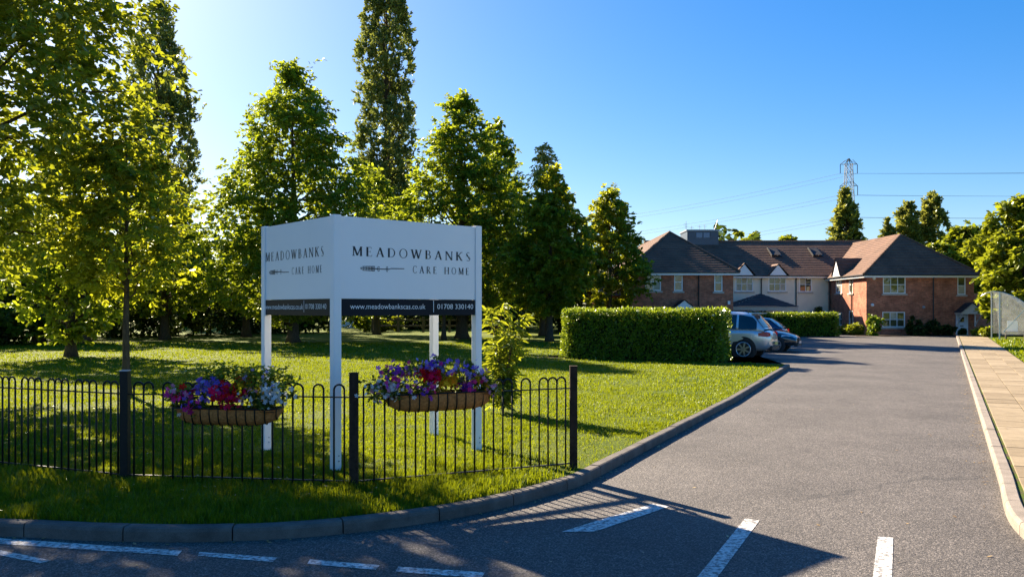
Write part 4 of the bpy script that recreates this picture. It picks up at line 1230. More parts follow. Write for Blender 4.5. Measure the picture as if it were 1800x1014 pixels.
    for s in (-1, 1):
        q = MB(); q.add([(-Lh+.42, s*(hw*.965+.012), zl-.03), (-Lh+.42, s*(hw*.965+.01), zl+.07), (-Lh+.14, s*(hw*.90), zl+.12), (-Lh+.035, s*hw*.76, zl+.08), (-Lh+.03, s*hw*.74, zl-.04), (-Lh+.12, s*(hw*.91), zl-.06)], [(0, 1, 2, 5), (5, 2, 3, 4)])
        q.build('tail_light', M['red'], root)
        zf = .66 if suv else .60
        q = MB(); q.add([(Lh-.62, s*(hw*.90+.025), zf+.14), (Lh-.60, s*(hw*.92+.025), zf+.04), (Lh-.25, s*(hw*.84+.02), zf-.02), (Lh-.06, s*hw*.62, zf-.02), (Lh-.10, s*hw*.60, zf+.07), (Lh-.34, s*(hw*.80), zf+.14)], [(0, 1, 2, 5), (5, 2, 3, 4)])
        q.build('headlight', M['lens'], root)
        q = MB(); q.box(.62, .80, min(s*(wb+.02), s*(wb+.22)), max(s*(wb+.02), s*(wb+.22)), zb0-.0, zb0+.13); q.build('mirror', paint, root, bevel=.02)
    q = MB(); q.box(-Lh-.03, -Lh+.16, -hw*.72, hw*.72, .34, .50); q.build('rear_bumper', M['trim'], root, bevel=.03)
    q = MB(); q.box(-Lh-.055, -Lh-.035, -.26, .26, .52, .63); q.build('number_plate', M['yplate'], root)
    q = MB(); q.box(Lh-.13, Lh+.03, -hw*.70, hw*.70, .26, .36); q.build('front_bumper', M['trim'], root, bevel=.03)
    q = MB(); q.box(Lh-.06, Lh+.022, -.34, .34, .47, .60); q.build('grille', M['trim'], root, bevel=.015)
    q = MB(); q.box(Lh+.025, Lh+.04, -.26, .26, .37, .47); q.build('number_plate', M['lens'], root)
    if suv:
        for s in (-1, 1):
            q = MB(); q.tube([(-1.55, s*.60, 1.66), (-1.4, s*.60, 1.74), (.1, s*.60, 1.74), (.3, s*.60, 1.68)], .02, 6); q.build('roof_rail', M['trim'], root)
        q = MB(); q.box(-1.98, -1.62, -.56, .56, 1.625, 1.66); q.build('spoiler', paint, root, bevel=.012)
    root.scale = (1.06, 1.06, 1.06) if suv else (1.03, 1.03, 1.03)
    return root
aD = math.atan2(D.y, D.x)
Fw = -D
w1 = G(1303, 632, ZR)
car("silver estate car with its red tail light showing past the hedge", (w1 - D*1.42 + U*0.95) .xy.to_3d()+Vector((0, 0, ZR)), aD+pi, 'suv', M['silver'])
w2 = G(1362, 619, ZR)
car("dark car facing the drive with its headlight showing beyond the silver car", (w2 - D*1.36 + U*0.9).xy.to_3d()+Vector((0, 0, ZR)), aD, 'hatch', M['cdark'])
w3 = w2 + U*3.1
car("navy car backed in beyond the dark car with its tail to the drive", (w3 - D*2.35 + U*.9).xy.to_3d()+Vector((0, 0, ZR)), aD+pi, 'hatch', M['cblue'])

# ---------------------------------------------------------------- sign board
k_ = H/1.6
SF = Vector((-1.759*k_, 8.51*k_, 0)); SR = Vector((-0.402*k_, 9.70*k_, 0)); SLp = Vector((-2.805*k_, 9.74*k_, 0)); SB = Vector((*G(763, 764).xy, 0))
SZ = Z(377.5, SF.y)
sign = thing('sign_board', "white two sided care home sign on square posts behind the fence", 'sign', SF)
pw = 0.095
def rel(v): return Vector(v)-SF
ur = (SR-SF).normalized(); nr_ = Vector((ur.y, -ur.x, 0)); ul = (SLp-SF).normalized(); nl_ = Vector((-ul.y, ul.x, 0))
if nr_.y > 0: nr_ = -nr_
if nl_.y > 0: nl_ = -nl_
ZB0 = Z(555, SF.y); ZM = Z(525, SF.y)
for p in (SF, SR, SLp, SB):
    top = SZ if p is not SB else SZ-.35
    m = MB(); c = rel(p); a, b = ur*(pw/2), nr_*(pw/2)
    m.add([c-a-b+Vector((0, 0, -.1)), c+a-b+Vector((0, 0, -.1)), c+a+b+Vector((0, 0, -.1)), c-a+b+Vector((0, 0, -.1)), c-a-b+Vector((0, 0, top)), c+a-b+Vector((0, 0, top)), c+a+b+Vector((0, 0, top)), c-a+b+Vector((0, 0, top))],
          [(0,1,2,3),(4,5,6,7),(0,1,5,4),(1,2,6,5),(2,3,7,6),(3,0,4,7)])
    po = m.build('post', M['wpaint'], sign, bevel=.006)
    for zb_ in (.10, .16):
        q = MB(); e = c+nr_*(pw/2)+ur*.012+Vector((0, 0, zb_)); q.tube([e, e+nr_*.008], .009, 8); q.build('bolt', M['galv'], po)
# rear rails tie the back post to the two outer posts
m = MB(); m.bar(rel(SR)+Vector((0, 0, SZ-.5)), rel(SB)+Vector((0, 0, SZ-.5)), .05, .08); m.build('rear_rail', M['wpaint'], sign)
m = MB(); m.bar(rel(SLp)+Vector((0, 0, SZ-.5)), rel(SB)+Vector((0, 0, SZ-.5)), .05, .08); m.build('rear_rail', M['wpaint'], sign)

GL = {}
def stroke(p, q, w): return [(p[0]-w/2, p[1]), (p[0]+w/2, p[1]), (q[0]+w/2, q[1]), (q[0]-w/2, q[1])]
def hbar(x0, x1, y, t): return [(x0, y-t/2), (x1, y-t/2), (x1, y+t/2), (x0, y+t/2)]
def serif(x, y, w=.27, t=.055): return hbar(x-w/2, x+w/2, y+(t/2 if y < .5 else -t/2), t)
TK, TN = .19, .10
def arcpoly(cx, cy, rx, ry, a0, a1, kx, ky, n=14):
    out = []
    for i in range(n):
        t0 = a0+(a1-a0)*i/n; t1 = a0+(a1-a0)*(i+1)/n
        out.append([(cx+rx*cos(t0), cy+ry*sin(t0)), (cx+rx*cos(t1), cy+ry*sin(t1)), (cx+(rx-kx)*cos(t1), cy+(ry-ky)*sin(t1)), (cx+(rx-kx)*cos(t0), cy+(ry-ky)*sin(t0))])
    return out
GL['M'] = (1.0, [stroke((.12, 0), (.12, 1), TN), stroke((.15, 1), (.50, .04), TK), stroke((.50, .04), (.84, 1), TN), stroke((.86, 0), (.86, 1), TK), serif(.12, 0), serif(.86, 0), serif(.10, 1, .2), serif(.9, 1, .2)])
GL['E'] = (.66, [stroke((.14, 0), (.14, 1), TK), hbar(.03, .58, .02, .04), hbar(.03, .55, .98, .04), hbar(.14, .44, .52, .04), stroke((.585, 0), (.60, .2), .03), stroke((.55, .82), (.54, 1), .03), stroke((.44, .42), (.44, .62), .03)])
GL['A'] = (.84, [stroke((.10, 0), (.42, 1), TN), stroke((.72, 0), (.42, 1), TK), hbar(.2, .62, .34, .04), serif(.1, 0, .22), serif(.73, 0, .26)])
GL['D'] = (.86, [stroke((.14, 0), (.14, 1), TK), hbar(.03, .36, .02, .04), hbar(.03, .36, .98, .04)] + arcpoly(.34, .5, .46, .5, -pi/2, pi/2, .12, .04))
GL['O'] = (.94, arcpoly(.46, .5, .44, .52, 0, 2*pi, .12, .045, 26))
GL['W'] = (1.2, [stroke((.08, 1), (.34, 0), TK), stroke((.34, 0), (.58, .95), TN), stroke((.54, 1), (.82, 0), TK), stroke((.82, 0), (1.08, 1), TN), serif(.08, 1, .26), serif(1.09, 1, .22), serif(.56, 1, .24)])
GL['B'] = (.72, [stroke((.14, 0), (.14, 1), TK), hbar(.03, .34, .02, .04), hbar(.03, .34, .98, .04), hbar(.14, .36, .53, .04)] + arcpoly(.32, .275, .32, .275, -pi/2, pi/2, .12, .04) + arcpoly(.32, .76, .26, .24, -pi/2, pi/2, .11, .04))
GL['N'] = (.92, [stroke((.13, 0), (.13, 1), TN), stroke((.14, 1), (.78, 0), TK), stroke((.79, 0), (.79, 1), TN), serif(.13, 0, .22), serif(.79, 1, .22), serif(.1, 1, .18)])
GL['K'] = (.82, [stroke((.14, 0), (.14, 1), TK), stroke((.17, .45), (.66, 1), TN), stroke((.68, 0), (.32, .6), TK), serif(.14, 0), serif(.14, 1), serif(.67, 1, .22), serif(.70, 0, .24)])
GL['S'] = (.62, arcpoly(.30, .75, .23, .27, .25*pi, 1.5*pi, .06, .05) + arcpoly(.30, .255, .25, .275, -.78*pi, .5*pi, .07, .05) + [stroke((.44, .2), (.14, .8), .11)])
GL['R'] = (.82, [stroke((.14, 0), (.14, 1), TK), hbar(.03, .34, .98, .04), hbar(.14, .36, .48, .04), stroke((.70, 0), (.36, .49), TK), serif(.14, 0), serif(.71, 0, .22)] + arcpoly(.32, .735, .28, .265, -pi/2, pi/2, .12, .04))
GL['C'] = (.80, arcpoly(.44, .5, .42, .52, .22*pi, 1.78*pi, .12, .045, 22) + [stroke((.71, .78), (.70, .98), .03)])
GL['H'] = (.94, [stroke((.14, 0), (.14, 1), TK), stroke((.78, 0), (.78, 1), TK), hbar(.14, .78, .52, .04), serif(.14, 0), serif(.14, 1), serif(.78, 0), serif(.78, 1)])
GL[' '] = (.55, [])

def serif_text(txt, track=.30):
    x = 0; polys = []
    for ch in txt:
        w, ps = GL[ch]
        if ps: polys.append([[(x+a, b) for a, b in p] for p in ps])
        x += w+track
    return polys, x-track

def on_face(org, u, n, off):
    return lambda s, z, k=0: org + u*s + n*(off+k) + Vector((0, 0, z))

def place_polys(polys, W, s0, s1, z0, zh, fn, mat, parent, name='lettering'):
    m = MB(); k = 0
    for p in polys:
        k = (k+1) % 7
        m.add([fn(s0+(s1-s0)*x/W, z0+y*zh, k*.00012) for x, y in p], [tuple(range(len(p)))])
    return m.build(name, mat, parent)

def font_text(txt, s0, s1, z0, zh, fn, mat, parent):
    cu = bpy.data.curves.new('lettering', 'FONT'); cu.body = txt; cu.resolution_u = 3
    to = bpy.data.objects.new('lettering', cu); COL.objects.link(to)
    dg = bpy.context.evaluated_depsgraph_get()
    me = bpy.data.meshes.new_from_object(to.evaluated_get(dg))
    bpy.data.objects.remove(to)
    co = np.zeros(len(me.vertices)*3, np.float32); me.vertices.foreach_get('co', co); co = co.reshape(-1, 3)
    x0, x1 = co[:, 0].min(), co[:, 0].max()
    for v in me.vertices:
        x, y = v.co.x, v.co.y
        v.co = fn(s0+(s1-s0)*(x-x0)/(x1-x0), z0+y/0.70*zh)
    me.materials.clear(); me.materials.append(mat)
    return meta(link('lettering', me, parent), kind='stuff')

def face_st(px, py, u):
    # position along a sign face and height, from a photo pixel
    k = (px-900)/F
    s = (k*SF.y - SF.x)/(u.x - k*u.y)
    Y = SF.y+u.y*s
    return s, Z(py, Y)

def sprig(s0, s1, z, fn, parent, flip=False):
    """lavender sprig emblem: a row of looped buds and a thin stalk"""
    L = s1-s0; polys = []
    def ell(cx, cy, rx, ry, rot, t, n=12):
        ps = []
        for i in range(n):
            q = []
            for tt, rr in ((i/n, 1), ((i+1)/n, 1), ((i+1)/n, 1-t), (i/n, 1-t)):
                a = 2*pi*tt; x, y = rx*rr*cos(a), ry*rr*sin(a)
                q.append((cx+x*cos(rot)-y*sin(rot), cy+x*sin(rot)+y*cos(rot)))
            ps.append(q)
        return ps
    for i in range(8):
        x = .05+.035*i; r0 = .016+.0016*i
        polys += ell(x, .012, .030, r0*.8, .5, .42) + ell(x, -.012, .030, r0*.8, -.5, .42)
    polys += ell(.015, 0, .018, .014, 0, .4)
    polys += ell(.40, .014, .03, .016, .4, .4) + ell(.40, -.014, .03, .016, -.4, .4)
    polys += ell(.60, .017, .022, .018, .2, .4) + ell(.60, -.017, .022, .018, -.2, .4)
    polys += [[(.30, -.007), (.64, -.007), (.70, .006), (.70, .016), (.64, .005), (.30, .005)], [(.70, .004), (1, .008), (1, .018), (.70, .016)]]
    m = MB(); k = 0
    for p in polys:
        k = (k+1) % 9
        m.add([fn(s0+L*x, z+y*L*1.5, k*.00012) for x, y in p], [tuple(range(len(p)))])
    m.build('emblem', M['ink'], parent)

for side, (u, n, End) in (('r', (ur, nr_, SR)), ('l', (ul, nl_, SLp))):
    L = (End-SF).length; a, b = pw/2+.004, L-pw/2-.004
    th = .02
    fnb = lambda s, z, d: (u*s + n*d + Vector((0, 0, z)))
    def slab(z0, z1, d0, d1, name, mat):
        m = MB(); vs = [fnb(a, z0, d0), fnb(b, z0, d0), fnb(b, z1, d0), fnb(a, z1, d0), fnb(a, z0, d1), fnb(b, z0, d1), fnb(b, z1, d1), fnb(a, z1, d1)]
        m.add(vs, [(0,1,2,3),(7,6,5,4),(0,4,5,1),(1,5,6,2),(2,6,7,3),(3,7,4,0)]); return m.build(name, mat, sign)
    pan = slab(ZM+.002, SZ-.012, -.02, .028, 'panel', M['wpaint'])
    band = slab(ZB0, ZM-.002, -.018, .030, 'band', M['navy'])
    fnw = lambda s, z, k=0: u*s + n*(.0295+k) + Vector((0, 0, z)); fnd = lambda s, z, k=0: u*s + n*(.0318+k) + Vector((0, 0, z))
    if side == 'r':
        st = lambda x, y: face_st(x, y, u)
        rows = [((617, 449.5), (825, 457), 433), ((723, 480), (822, 482), 467.5), ((631, 473), (708, 473)), ((613, 543.0), (745, 544)), ((766, 543), (829, 543)), 533.5]
    else:
        rows = [((573.5, 450), (471, 459.5), 433), ((570, 479), (517, 481), 466), ((512, 477), (477, 479)), ((537, 543.5), (470, 543.5)), ((578, 543), (541, 543)), 534]
    def run(txt, row):
        (pa_, pb_, pt_) = row
        s0, z0 = face_st(*pa_, u); s1, z1 = face_st(*pb_, u); _, zt = face_st(pa_[0], pt_, u)
        zb = (z0+z1)/2
        polys, W = serif_text(txt, .36 if txt[0] == 'M' else .46)
        if side == 'l': s0, s1 = s1, s0
        [place_polys(pl_, W, s0, s1, z0, zt-z0, fnw, M['ink'], pan, 'letter') for pl_ in polys]
    run('MEADOWBANKS', rows[0]); run('CARE HOME', rows[1])
    (e0, e1) = rows[2]; s0, z0 = face_st(*e0, u); s1, z1 = face_st(*e1, u)
    if side == 'l': s0, s1 = s1, s0
    sprig(s0, s1, (z0+z1)/2, fnw, pan)
    zt = face_st(rows[3][0][0], rows[5], u)[1]
    for txt, rw in (('www.meadowbankscas.co.uk', rows[3]), ('01708 330140', rows[4])):
        s0, z0 = face_st(*rw[0], u); s1, _ = face_st(*rw[1], u)
        if side == 'l': s0, s1 = s1, s0
        font_text(txt, s0, s1, z0, zt-z0, fnd, M['wink'], band)
    sp_, zz = face_st(759.5 if side == 'r' else 538.5, 538.5, u)
    m = MB(); m.add([fnd(sp_-.004, zz-.07), fnd(sp_+.004, zz-.07), fnd(sp_+.004, zz+.07), fnd(sp_-.004, zz+.07)], [(0, 1, 2, 3)]); m.build('divider', M['wink'], band)

# ---------------------------------------------------------------- bow top fence
fence = thing('bow_top_fence', "low black bow top railing with dark posts along the verge", 'fence', FP1)
FH = 1.06
def fence_bay(p, q, n, hoops, post_end=True):
    d = (q-p); d.z = 0; L = d.length; u = d/L; r = lambda v: v-FP1
    zt, zbm = FH-.155, .055
    for z in (zt, zbm):
        m = MB(); m.bar(r(p)+u*.03+Vector((0, 0, z)), r(q)-u*.03+Vector((0, 0, z)), .03, .012) ; m.build('rail', M['black'], fence)
    xs = [.10+(L-.20)*i/(n-1) for i in range(n)]
    gap = xs[1]-xs[0]; hr = gap/2
    hz = FH-.03-hr
    for i, x in enumerate(xs):
        m = MB(); c = r(p)+u*x
        m.tube([c+Vector((0, 0, .0)), c+Vector((0, 0, hz))], .0105, 6); m.build('bar', M['black'], fence, smooth=True)
    for i in hoops:
        if i+1 >= n: continue
        c = r(p)+u*(xs[i]+hr)+Vector((0, 0, hz)); m = MB()
        m.tube([c - u*(hr*cos(pi*k/8)) + Vector((0, 0, hr*1.05*sin(pi*k/8))) for k in range(9)], .0105, 6); m.build('hoop', M['black'], fence, smooth=True)
hl = [i for i in range(26) if i % 4 != 3]
fence_bay(FPL, FP0, 23, hl)
fence_bay(FP0, FP1, 22, [0, 1, 3, 5, 6, 8, 10, 11, 13, 15, 16, 18, 20])
fence_bay(FP1, FP2, 22, [0, 1, 3, 5, 6, 8, 9, 11, 13, 14, 16, 18, 19, 20])
for p in (FPL, FP0, FP1, FP2):
    c = p-FP1; m = MB(); m.box(c.x-.042, c.x+.042, c.y-.042, c.y+.042, -.1, FH+.085)
    po = m.build('post', M['postwood'] if p is FP2 or p is FP1 else M['black'], fence, bevel=.006)
    m = MB(); m.box(c.x-.045, c.x+.045, c.y-.045, c.y+.045, FH+.086, FH+.097); m.build('post_cap', M['galv'] if p is FP0 else M['postwood'], po, bevel=.003)

# ---------------------------------------------------------------- flower troughs
def bloom_mesh(name, kind):
    m = MB(); vs = [(0, 0, 0)]; n = 5
    for i in range(n):
        a = 2*pi*i/n; w = pi/n*.92
        b = len(vs)
        vs += [(.62*cos(a-w), .62*sin(a-w), .18), (1.0*cos(a-w*.45), 1.0*sin(a-w*.45), .22), (1.0*cos(a+w*.45), 1.0*sin(a+w*.45), .22), (.62*cos(a+w), .62*sin(a+w), .18)]
    m.add(vs, [(0, 1+4*i, 2+4*i, 3+4*i, 4+4*i) for i in range(n)])
    me = bpy.data.meshes.new('bloom'); me.from_pydata(m.v, [], m.f); me.materials.append(PET[kind])
    return me
def eye_mesh():
    me = bpy.data.meshes.new('eye'); n = 6
    me.from_pydata([(.2*cos(2*pi*i/n), .2*sin(2*pi*i/n), .1) for i in range(n)], [], [tuple(range(n))]); me.materials.append(PET['gold']); return me
BL = {k: bloom_mesh(k, k) for k in PET}
def trough(label, pA, pB, py_bot, py_top, tilt):
    """half-round wire trough hung on the road side of the fence; pA, pB: ends (x, y) at the fence"""
    d = pB-pA; d.z = 0; L = d.length; u = d/L; n = Vector((u.y, -u.x, 0)); n = n if n.y < 0 else -n
    mid = (pA+pB)/2; zb, zt = py_bot, py_top
    root = thing('hanging_trough', label, 'planter', (mid.x, mid.y, zt), 0, "flower troughs hung on the fence")
    dp = .26; hgt = zt-zb
    def sec(t, grow=0.0):   # cross-section outline at t in [0,1], swollen ends rounded
        e = max(0.0, 1-(abs(t-.5)*2)**5.0)**.6
        return [(n*(.012+dp*(1-cos(a))/2*(.35+.65*e)+grow*sin(a)) + Vector((0, 0, -(hgt*(.30+.70*e)+grow)*sin(a)))) for a in np.linspace(0, pi, 11)]
    m = MB(); vs = []; N = 24
    for i in range(N+1):
        t = i/N
        for s_ in sec(t): vs.append(u*(L*(t-.5)) + s_)
    fs = [(i*11+k, i*11+k+1, (i+1)*11+k+1, (i+1)*11+k) for i in range(N) for k in range(10)]
    fs += [tuple(range(11)), tuple(N*11+k for k in range(11))]
    m.add(vs, fs); m.build('liner', M['coir'], root, smooth=True)
    m = MB(); m.add([u*(L*(.02-.5))+n*.02+Vector((0, 0, -.03)), u*(L*(.98-.5))+n*.02+Vector((0, 0, -.03)), u*(L*(.98-.5))+n*(dp)+Vector((0, 0, -.03)), u*(L*(.02-.5))+n*dp+Vector((0, 0, -.03))], [(0, 1, 2, 3)]); m.build('compost', M['soil'], root)
    for i in range(12):
        t = .03+.94*i/11; m = MB(); q = sec(t, .006)
        m.tube([u*(L*(t-.5)+.05*(k/10-.5)*tilt)+p for k, p in enumerate(q)], .0065, 5); m.build('wire', M['black'], root, smooth=True)
    m = MB(); m.tube([u*(-L/2)+n*.008, u*(L/2)+n*.008, u*(L/2)+n*(dp*.6+.02), u*(L*.46)+n*(dp+.02), u*(-L*.46)+n*(dp+.02), u*(-L/2)+n*(dp*.6+.02), u*(-L/2)+n*.008], .008, 6); m.build('rim', M['black'], root, smooth=True)
    return root, mid, u, n, L, zt

def plant(label, name, pos, rad, hgt, kinds, nb, nleaf, seed, lm='lf_flower', bs=.026, droop=.2, leaf=.042):
    r = np.random.default_rng(seed)
    root = thing(name, label, 'plant', pos)
    nc = max(6, nleaf//16)
    c = r.normal(size=(nc, 3))*np.array([rad, rad*.55, hgt*.35])*.55 + np.array([0, 0, hgt*.35])
    cd = unit(c*np.array([1, 1, .6])+np.array([0, -.15, .45]))
    V = twig_leaves(r, c, cd, np.full(nc, rad*.5), 5, 7, leaf, .55, droop, .9)
    # stems down into the compost
    fast_mesh('leaves', V, leaf_faces(V), M[lm], root)
    m = MB()
    for i in range(min(nc, 7)): m.tube([(c[i][0]*.25, c[i][1]*.25, -.06), tuple(c[i])], .004, 4, caps=False)
    m.build('stems', M['lf_flower'], root)
    for i in range(int(nb*2.0)):
        kd = kinds[r.integers(len(kinds))]
        o = link('bloom', BL[kd], root)
        d = unit(r.normal(size=(1, 3))*np.array([.8, .5, .7])+np.array([0, -.75, .45]))[0]
        p = np.array([r.normal()*rad*.5, -abs(r.normal())*rad*.5-.075, hgt*.42+r.normal()*hgt*.27])
        o.location = p; s = bs*1.02*r.uniform(.7, 1.25); o.scale = (s, s, s)
        o.rotation_euler = Vector(d).to_track_quat('Z', 'Y').to_euler()
    return root

def along(p, q, px):
    k = (px-900)/F; d = q-p
    t = (k*p.y-p.x)/(d.x-k*d.y)
    return p+d*t
# left trough
pA, pB = along(FP0, FP1, 320), along(FP0, FP1, 500); Yl = (pA.y+pB.y)/2-.15
TL = trough("coir lined trough of flowers on the fence left of the front sign post", pA, pB, Z(747, Yl), Z(716, Yl), 1)
qA, qB = along(FP1, FP2, 672), along(FP1, FP2, 858); Yr = (qA.y+qB.y)/2-.15
TR = trough("coir lined trough of flowers on the fence right of the front sign post", qA, qB, Z(722, Yr)+.0, Z(689, Yr)+.0, -1)

def put(TT, items, seed, tag):
    root, mid, u, n, L, zt = TT
    for i, (px, py, rad, hg, kinds, nb, nl, lab, nm, bs) in enumerate(items):
        b = along(mid, mid+u, px); pos = b + n*(.10+.05*((i*7) % 3)); 
        zc = Z(py, pos.y); 
        plant(lab+" in the "+tag+" trough", nm, (pos.x, pos.y, max(zt-.05, zc-hg*.5)), rad, hg, kinds, nb, nl, seed+i, lm='lf_gold' if nm in ('sprig_plant', 'foliage_plant') else 'lf_flower', bs=bs)
items_l = [
    (322, 690, .13, .22, ['white', 'pink'], 7, 220, "pale trailing plant spilling over the near end", 'trailing_plant', .022),
    (338, 688, .15, .16, ['magenta', 'magenta', 'red', 'pink'], 11, 220, "magenta petunias", 'petunia_plant', .033),
    (362, 706, .13, .18, ['deep', 'violet', 'magenta'], 8, 200, "deep violet low bloom clump", 'lobelia_plant', .026),
    (388, 676, .17, .20, ['violet', 'violet', 'lilac'], 34, 200, "large violet petunias", 'petunia_plant', .038),
    (398, 655, .22, .20, ['lilac', 'gold'], 6, 420, "yellow-green upright sprigs", 'sprig_plant', .018),
    (423, 690, .16, .19, ['crimson', 'red', 'magenta'], 40, 200, "crimson geraniums", 'geranium_plant', .032),
    (442, 668, .10, .16, ['orange', 'gold', 'red'], 26, 120, "orange nasturtiums", 'nasturtium_plant', .024),
    (470, 658, .20, .22, ['lilac', 'gold'], 8, 520, "tall lime foliage plant", 'foliage_plant', .018),
    (462, 690, .13, .18, ['white', 'pink', 'orange'], 13, 160, "white and pink mixed blooms", 'petunia_plant', .02),
    (492, 686, .16, .20, ['white'], 30, 200, "white eyed bacopa", 'bacopa_plant', .026),
    (478, 716, .15, .20, ['white'], 3, 260, "green ivy trailing over the front", 'ivy_plant', .016)]
put(TL, items_l, 300, "left")
items_r = [
    (668, 690, .17, .28, ['white', 'white', 'pink'], 22, 300, "white alyssum cascading at the near end", 'alyssum_plant', .022),
    (692, 680, .15, .20, ['white'], 14, 200, "white bacopa", 'bacopa_plant', .024),
    (690, 651, .17, .22, ['purple', 'magenta', 'purple'], 22, 180, "tall purple salvia spikes", 'salvia_plant', .024),
    (735, 645, .22, .20, ['lilac', 'pink', 'magenta', 'white'], 22, 240, "lilac and magenta upright flowers", 'salvia_plant', .022),
    (765, 638, .16, .18, ['violet', 'deep', 'lilac'], 28, 150, "violet flower spikes behind the red blooms", 'lavender_plant', .024),
    (752, 656, .11, .13, ['red', 'crimson'], 28, 120, "red geraniums", 'geranium_plant', .028),
    (780, 662, .14, .18, ['orange', 'gold', 'gold'], 46, 160, "orange and yellow calendulas", 'calendula_plant', .024),
    (738, 690, .15, .22, ['deep', 'purple', 'magenta'], 14, 220, "deep purple lobelia trailing down", 'lobelia_plant', .024),
    (808, 646, .16, .16, ['lilac', 'violet'], 20, 160, "pale lilac flowers at the far top", 'lavender_plant', .022),
    (818, 672, .12, .18, ['purple', 'deep', 'magenta'], 18, 170, "purple petunias", 'petunia_plant', .028),
    (838, 662, .13, .15, ['gold', 'gold', 'pink'], 16, 220, "yellow flowered plant at the far end", 'calendula_plant', .022),
    (850, 676, .12, .18, ['pink', 'orange', 'white'], 8, 240, "green foliage with few pink blooms at the far end", 'foliage_plant', .02)]
put(TR, items_r, 340, "right")

# ---------------------------------------------------------------- young long-leaved shrub behind the sign
g = G(884, 726)
root = thing('young_shrub', "slender young shrub with long drooping leaves right of the sign", 'shrub', g)
r = np.random.default_rng(55); m = MB(); C = []; CD = []
for i in range(9):
    a = r.uniform(0, 2*pi); sp_ = r.uniform(.1, .42); h_ = r.uniform(1.1, 2.15)
    tip = np.array([cos(a)*sp_, sin(a)*sp_, h_]); m.tube([(0, 0, 0), tip*np.array([.3, .3, .5]), tip], [.018, .012, .004], 5)
    for t in np.linspace(.15, 1, 11):
        C.append(tip*np.array([t**1.4, t**1.4, t])); CD.append(unit(np.array([[tip[0], tip[1], .5]]))[0])
m.build('stem', M['bark'], root, smooth=True)
C = np.array(C); CD = np.array(CD)
V = twig_leaves(r, C, CD, np.full(len(C), .16), 3, 4, .21, .22, .5, 1.1)
fast_mesh('leaves', V, leaf_faces(V), M['lf_near'], root)

# ---------------------------------------------------------------- curved shelter on the right
YS = 50.0
sx = X(1748, YS); zt = Z(516, YS)
sh = thing('curved_shelter', "clear plastic shelter with a curved roof on the right grass", 'shelter', (sx, YS, 0), -R(27))
prof = []
for px, py in ((1731, 519), (1738, 513.5), (1746, 511.5), (1760, 513.5), (1775, 520), (1788, 530), (1800, 544), (1810, 560), (1815, 575)):
    prof.append(((X(px, YS)-sx)*1.08, Z(py, YS)))
DL = 3.6
for i in range(3):
    y0, y1 = DL*i/3+.02, DL*(i+1)/3-.02; m = MB(); vs = [(x, y, z) for y in (y0, y1) for x, z in prof]; n = len(prof)
    m.add(vs, [(k, k+1, n+k+1, n+k) for k in range(n-1)]); m.build('roof_sheet', M['clear'], sh, smooth=True)
for y in (0, DL/3, 2*DL/3, DL):
    m = MB(); m.tube([(x, y, z-.02) for x, z in prof], .03, 6); m.build('roof_rib', M['alu'], sh, smooth=True)
for x, y in ((0.0, DL), (.26, 0), (prof[-1][0], 0), (prof[-1][0], DL)):
    zz = max(z for xx, z in prof if abs(xx-x) < .5) if x < 1 else prof[-1][1]
    m = MB(); m.box(x-.035, x+.035, y-.035, y+.035, -.05, zz-.06); m.build('post', M['alu'], sh)
for yy in (-.01, DL+.01):
    m = MB(); vs = [(x, yy, z-.05) for x, z in prof[2:]]+[(prof[-1][0], yy, .3), (.3 if yy < 0 else .05, yy, .3)]
    m.add(vs, [tuple(range(len(vs)))]); m.build('end_panel', M['clear'], sh)
m = MB(); m.bar((.45, -.05, .45), (1.5, -.05, 1.75), .05); m.build('brace', M['alu'], sh)
m = MB(); m.box(.7, 1.25, 1.0, 1.05, .35, 1.1); m.build('notice_panel', M['white'], sh)
m = MB(); m.box(.5, 1.75, .8, 1.2, .42, .48); m.box(.6, .68, .85, 1.15, 0, .42); m.box(1.55, 1.63, .85, 1.15, 0, .42); m.build('bench', M['wood'], sh)

# ---------------------------------------------------------------- distant things
YH = 82
hs_ = thing('distant_house', "small pale house wall glimpsed under the sign between the trees", 'house', (X(621, YH), YH, -.14))
m = MB(); w = 1.5; m.box(-w, w, 0, 5, 0, 3.0); m.add([(-w, 0, 3), (w, 0, 3), (0, 0, 4.1), (-w, 5, 3), (w, 5, 3), (0, 5, 4.1)], [(0, 1, 2), (5, 4, 3)]); m.build('wall', M['far_house'], hs_)
m = MB(); roof_face(m, (-w-.2, 5, 2.9), (-w-.2, -.2, 2.9), (0, -.2, 4.15), (0, 5, 4.15)); roof_face(m, (w+.2, -.2, 2.9), (w+.2, 5, 2.9), (0, 5, 4.15), (0, -.2, 4.15)); m.build('roof', M['slate'], hs_)
m = MB(); m.box(-.5, .5, -.03, -.004, .9, 1.7); m.build('window', M['cglass'], hs_)
rf = thing('rail_fence', "dark wooden post and rail fence far across the lawn", 'fence', G(720, 584))
o0 = G(720, 584)
pts = [G(x, 584) - o0 for x in (655, 700, 744, 790, 835, 880)]
for p in pts:
    m = MB(); m.box(p.x-.09, p.x+.09, p.y-.09, p.y+.09, -.05, 1.15); m.build('post', M['wood'], rf)
for a, b in zip(pts, pts[1:]):
    for z in (.5, .95):
        m = MB(); m.bar(a+Vector((.09, -.05, z)), b+Vector((-.09, -.05, z)), .06, .12); m.build('rail', M['wood'], rf)

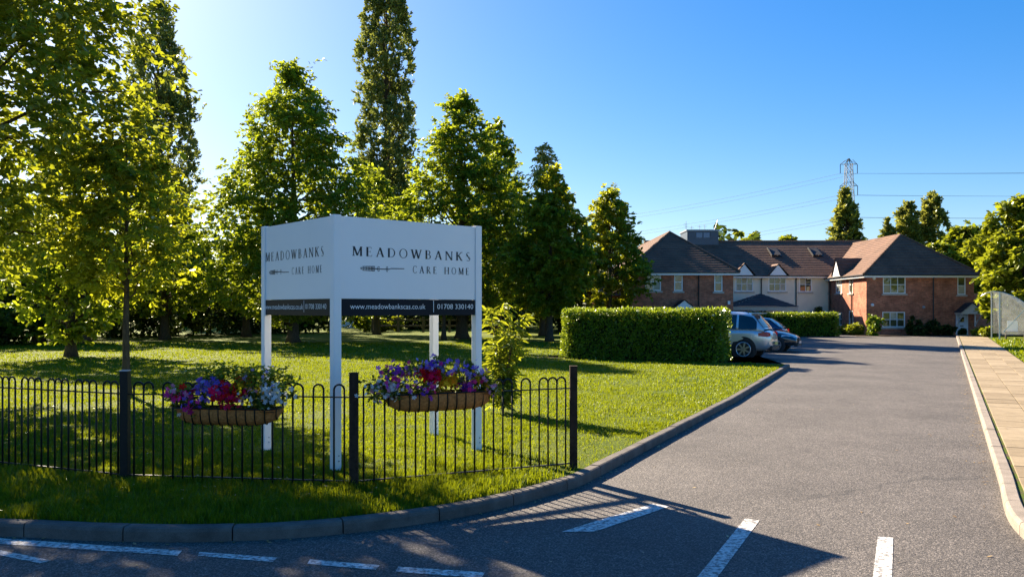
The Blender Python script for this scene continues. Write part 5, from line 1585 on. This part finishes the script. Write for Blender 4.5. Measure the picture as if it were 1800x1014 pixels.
# pylon and cables
YY = 250.0
pyl = thing('pylon', "grey lattice electricity pylon standing behind the trees", 'pylon', (X(1492, YY), YY, -.14))
zz = lambda py: Z(py, YY)+.14
ztop = zz(279)
m = MB(); th = .09
lev = [(0, 4.2), (10, 3.2), (20, 2.3), (27, 1.6), (30, 1.35), (33, 1.2), (36, 1.1), (39, 1.0), (42, .9), (ztop-1.6, .8), (ztop, .12)]
lev = [l for l in lev if l[0] <= ztop]
crn = lambda z, w: [Vector((sx_*w, sy_*w, z)) for sx_, sy_ in ((-1, -1), (1, -1), (1, 1), (-1, 1))]
for (z0, w0), (z1, w1) in zip(lev, lev[1:]):
    A, B = crn(z0, w0), crn(z1, w1)
    for k in range(4):
        m.bar(A[k], B[k], th*1.5); m.bar(A[k], B[(k+1) % 4], th); m.bar(A[(k+1) % 4], B[k], th); m.bar(B[k], B[(k+1) % 4], th)
m.build('lattice_tower', M['pylon'], pyl)
tips = []
for py, sp_ in ((289, 15), (327, 15.5), (366, 16)):
    z = zz(py); wv = sp_*YY/F
    for s in (-1, 1):
        m = MB(); t = Vector((s*wv, 0, z)); 
        for yy_ in (-.9, .9): m.bar((s*.8, yy_, z), t, th); m.bar((s*.7, yy_, z+1.3), t, th)
        m.bar((s*wv*.55, -.45, z), (s*wv*.55, .45, z), th); m.build('cross_arm', M['pylon'], pyl)
        m = MB(); m.tube([t, t-Vector((0, 0, 2.7))], .11, 5); m.build('insulator', M['dpipe'], pyl)
        tips.append(Vector((X(1492, YY)+t.x, YY, z-2.7-.14)))
def cable(a, b, sag, lab):
    m = MB(); n = 28
    m.tube([a.lerp(b, i/n)-Vector((0, 0, 4*sag*(i/n)*(1-i/n)))-a for i in range(n+1)], .035, 4)
    o = m.build('power_cable', M['pylon'], None); o.location = a
    meta(o, lab, 'cable', "power cables on the pylon")
for i, t in enumerate(tips):
    s = -1 if i % 2 == 0 else 1; lv = ("top", "middle", "lower")[i//2]
    nm = "near" if s > 0 else "far"
    cable(t, Vector((330, 252+s*4, t.z+(4.5 if i//2 == 0 else 2.5)+s*.5)), 1.2, f"thin power cable running right from the {lv} arm, {nm} side of the pylon")
    cable(t, Vector((-60+s*6, 420, t.z-2)), 6, f"thin power cable running left from the {lv} arm, {nm} side of the pylon")
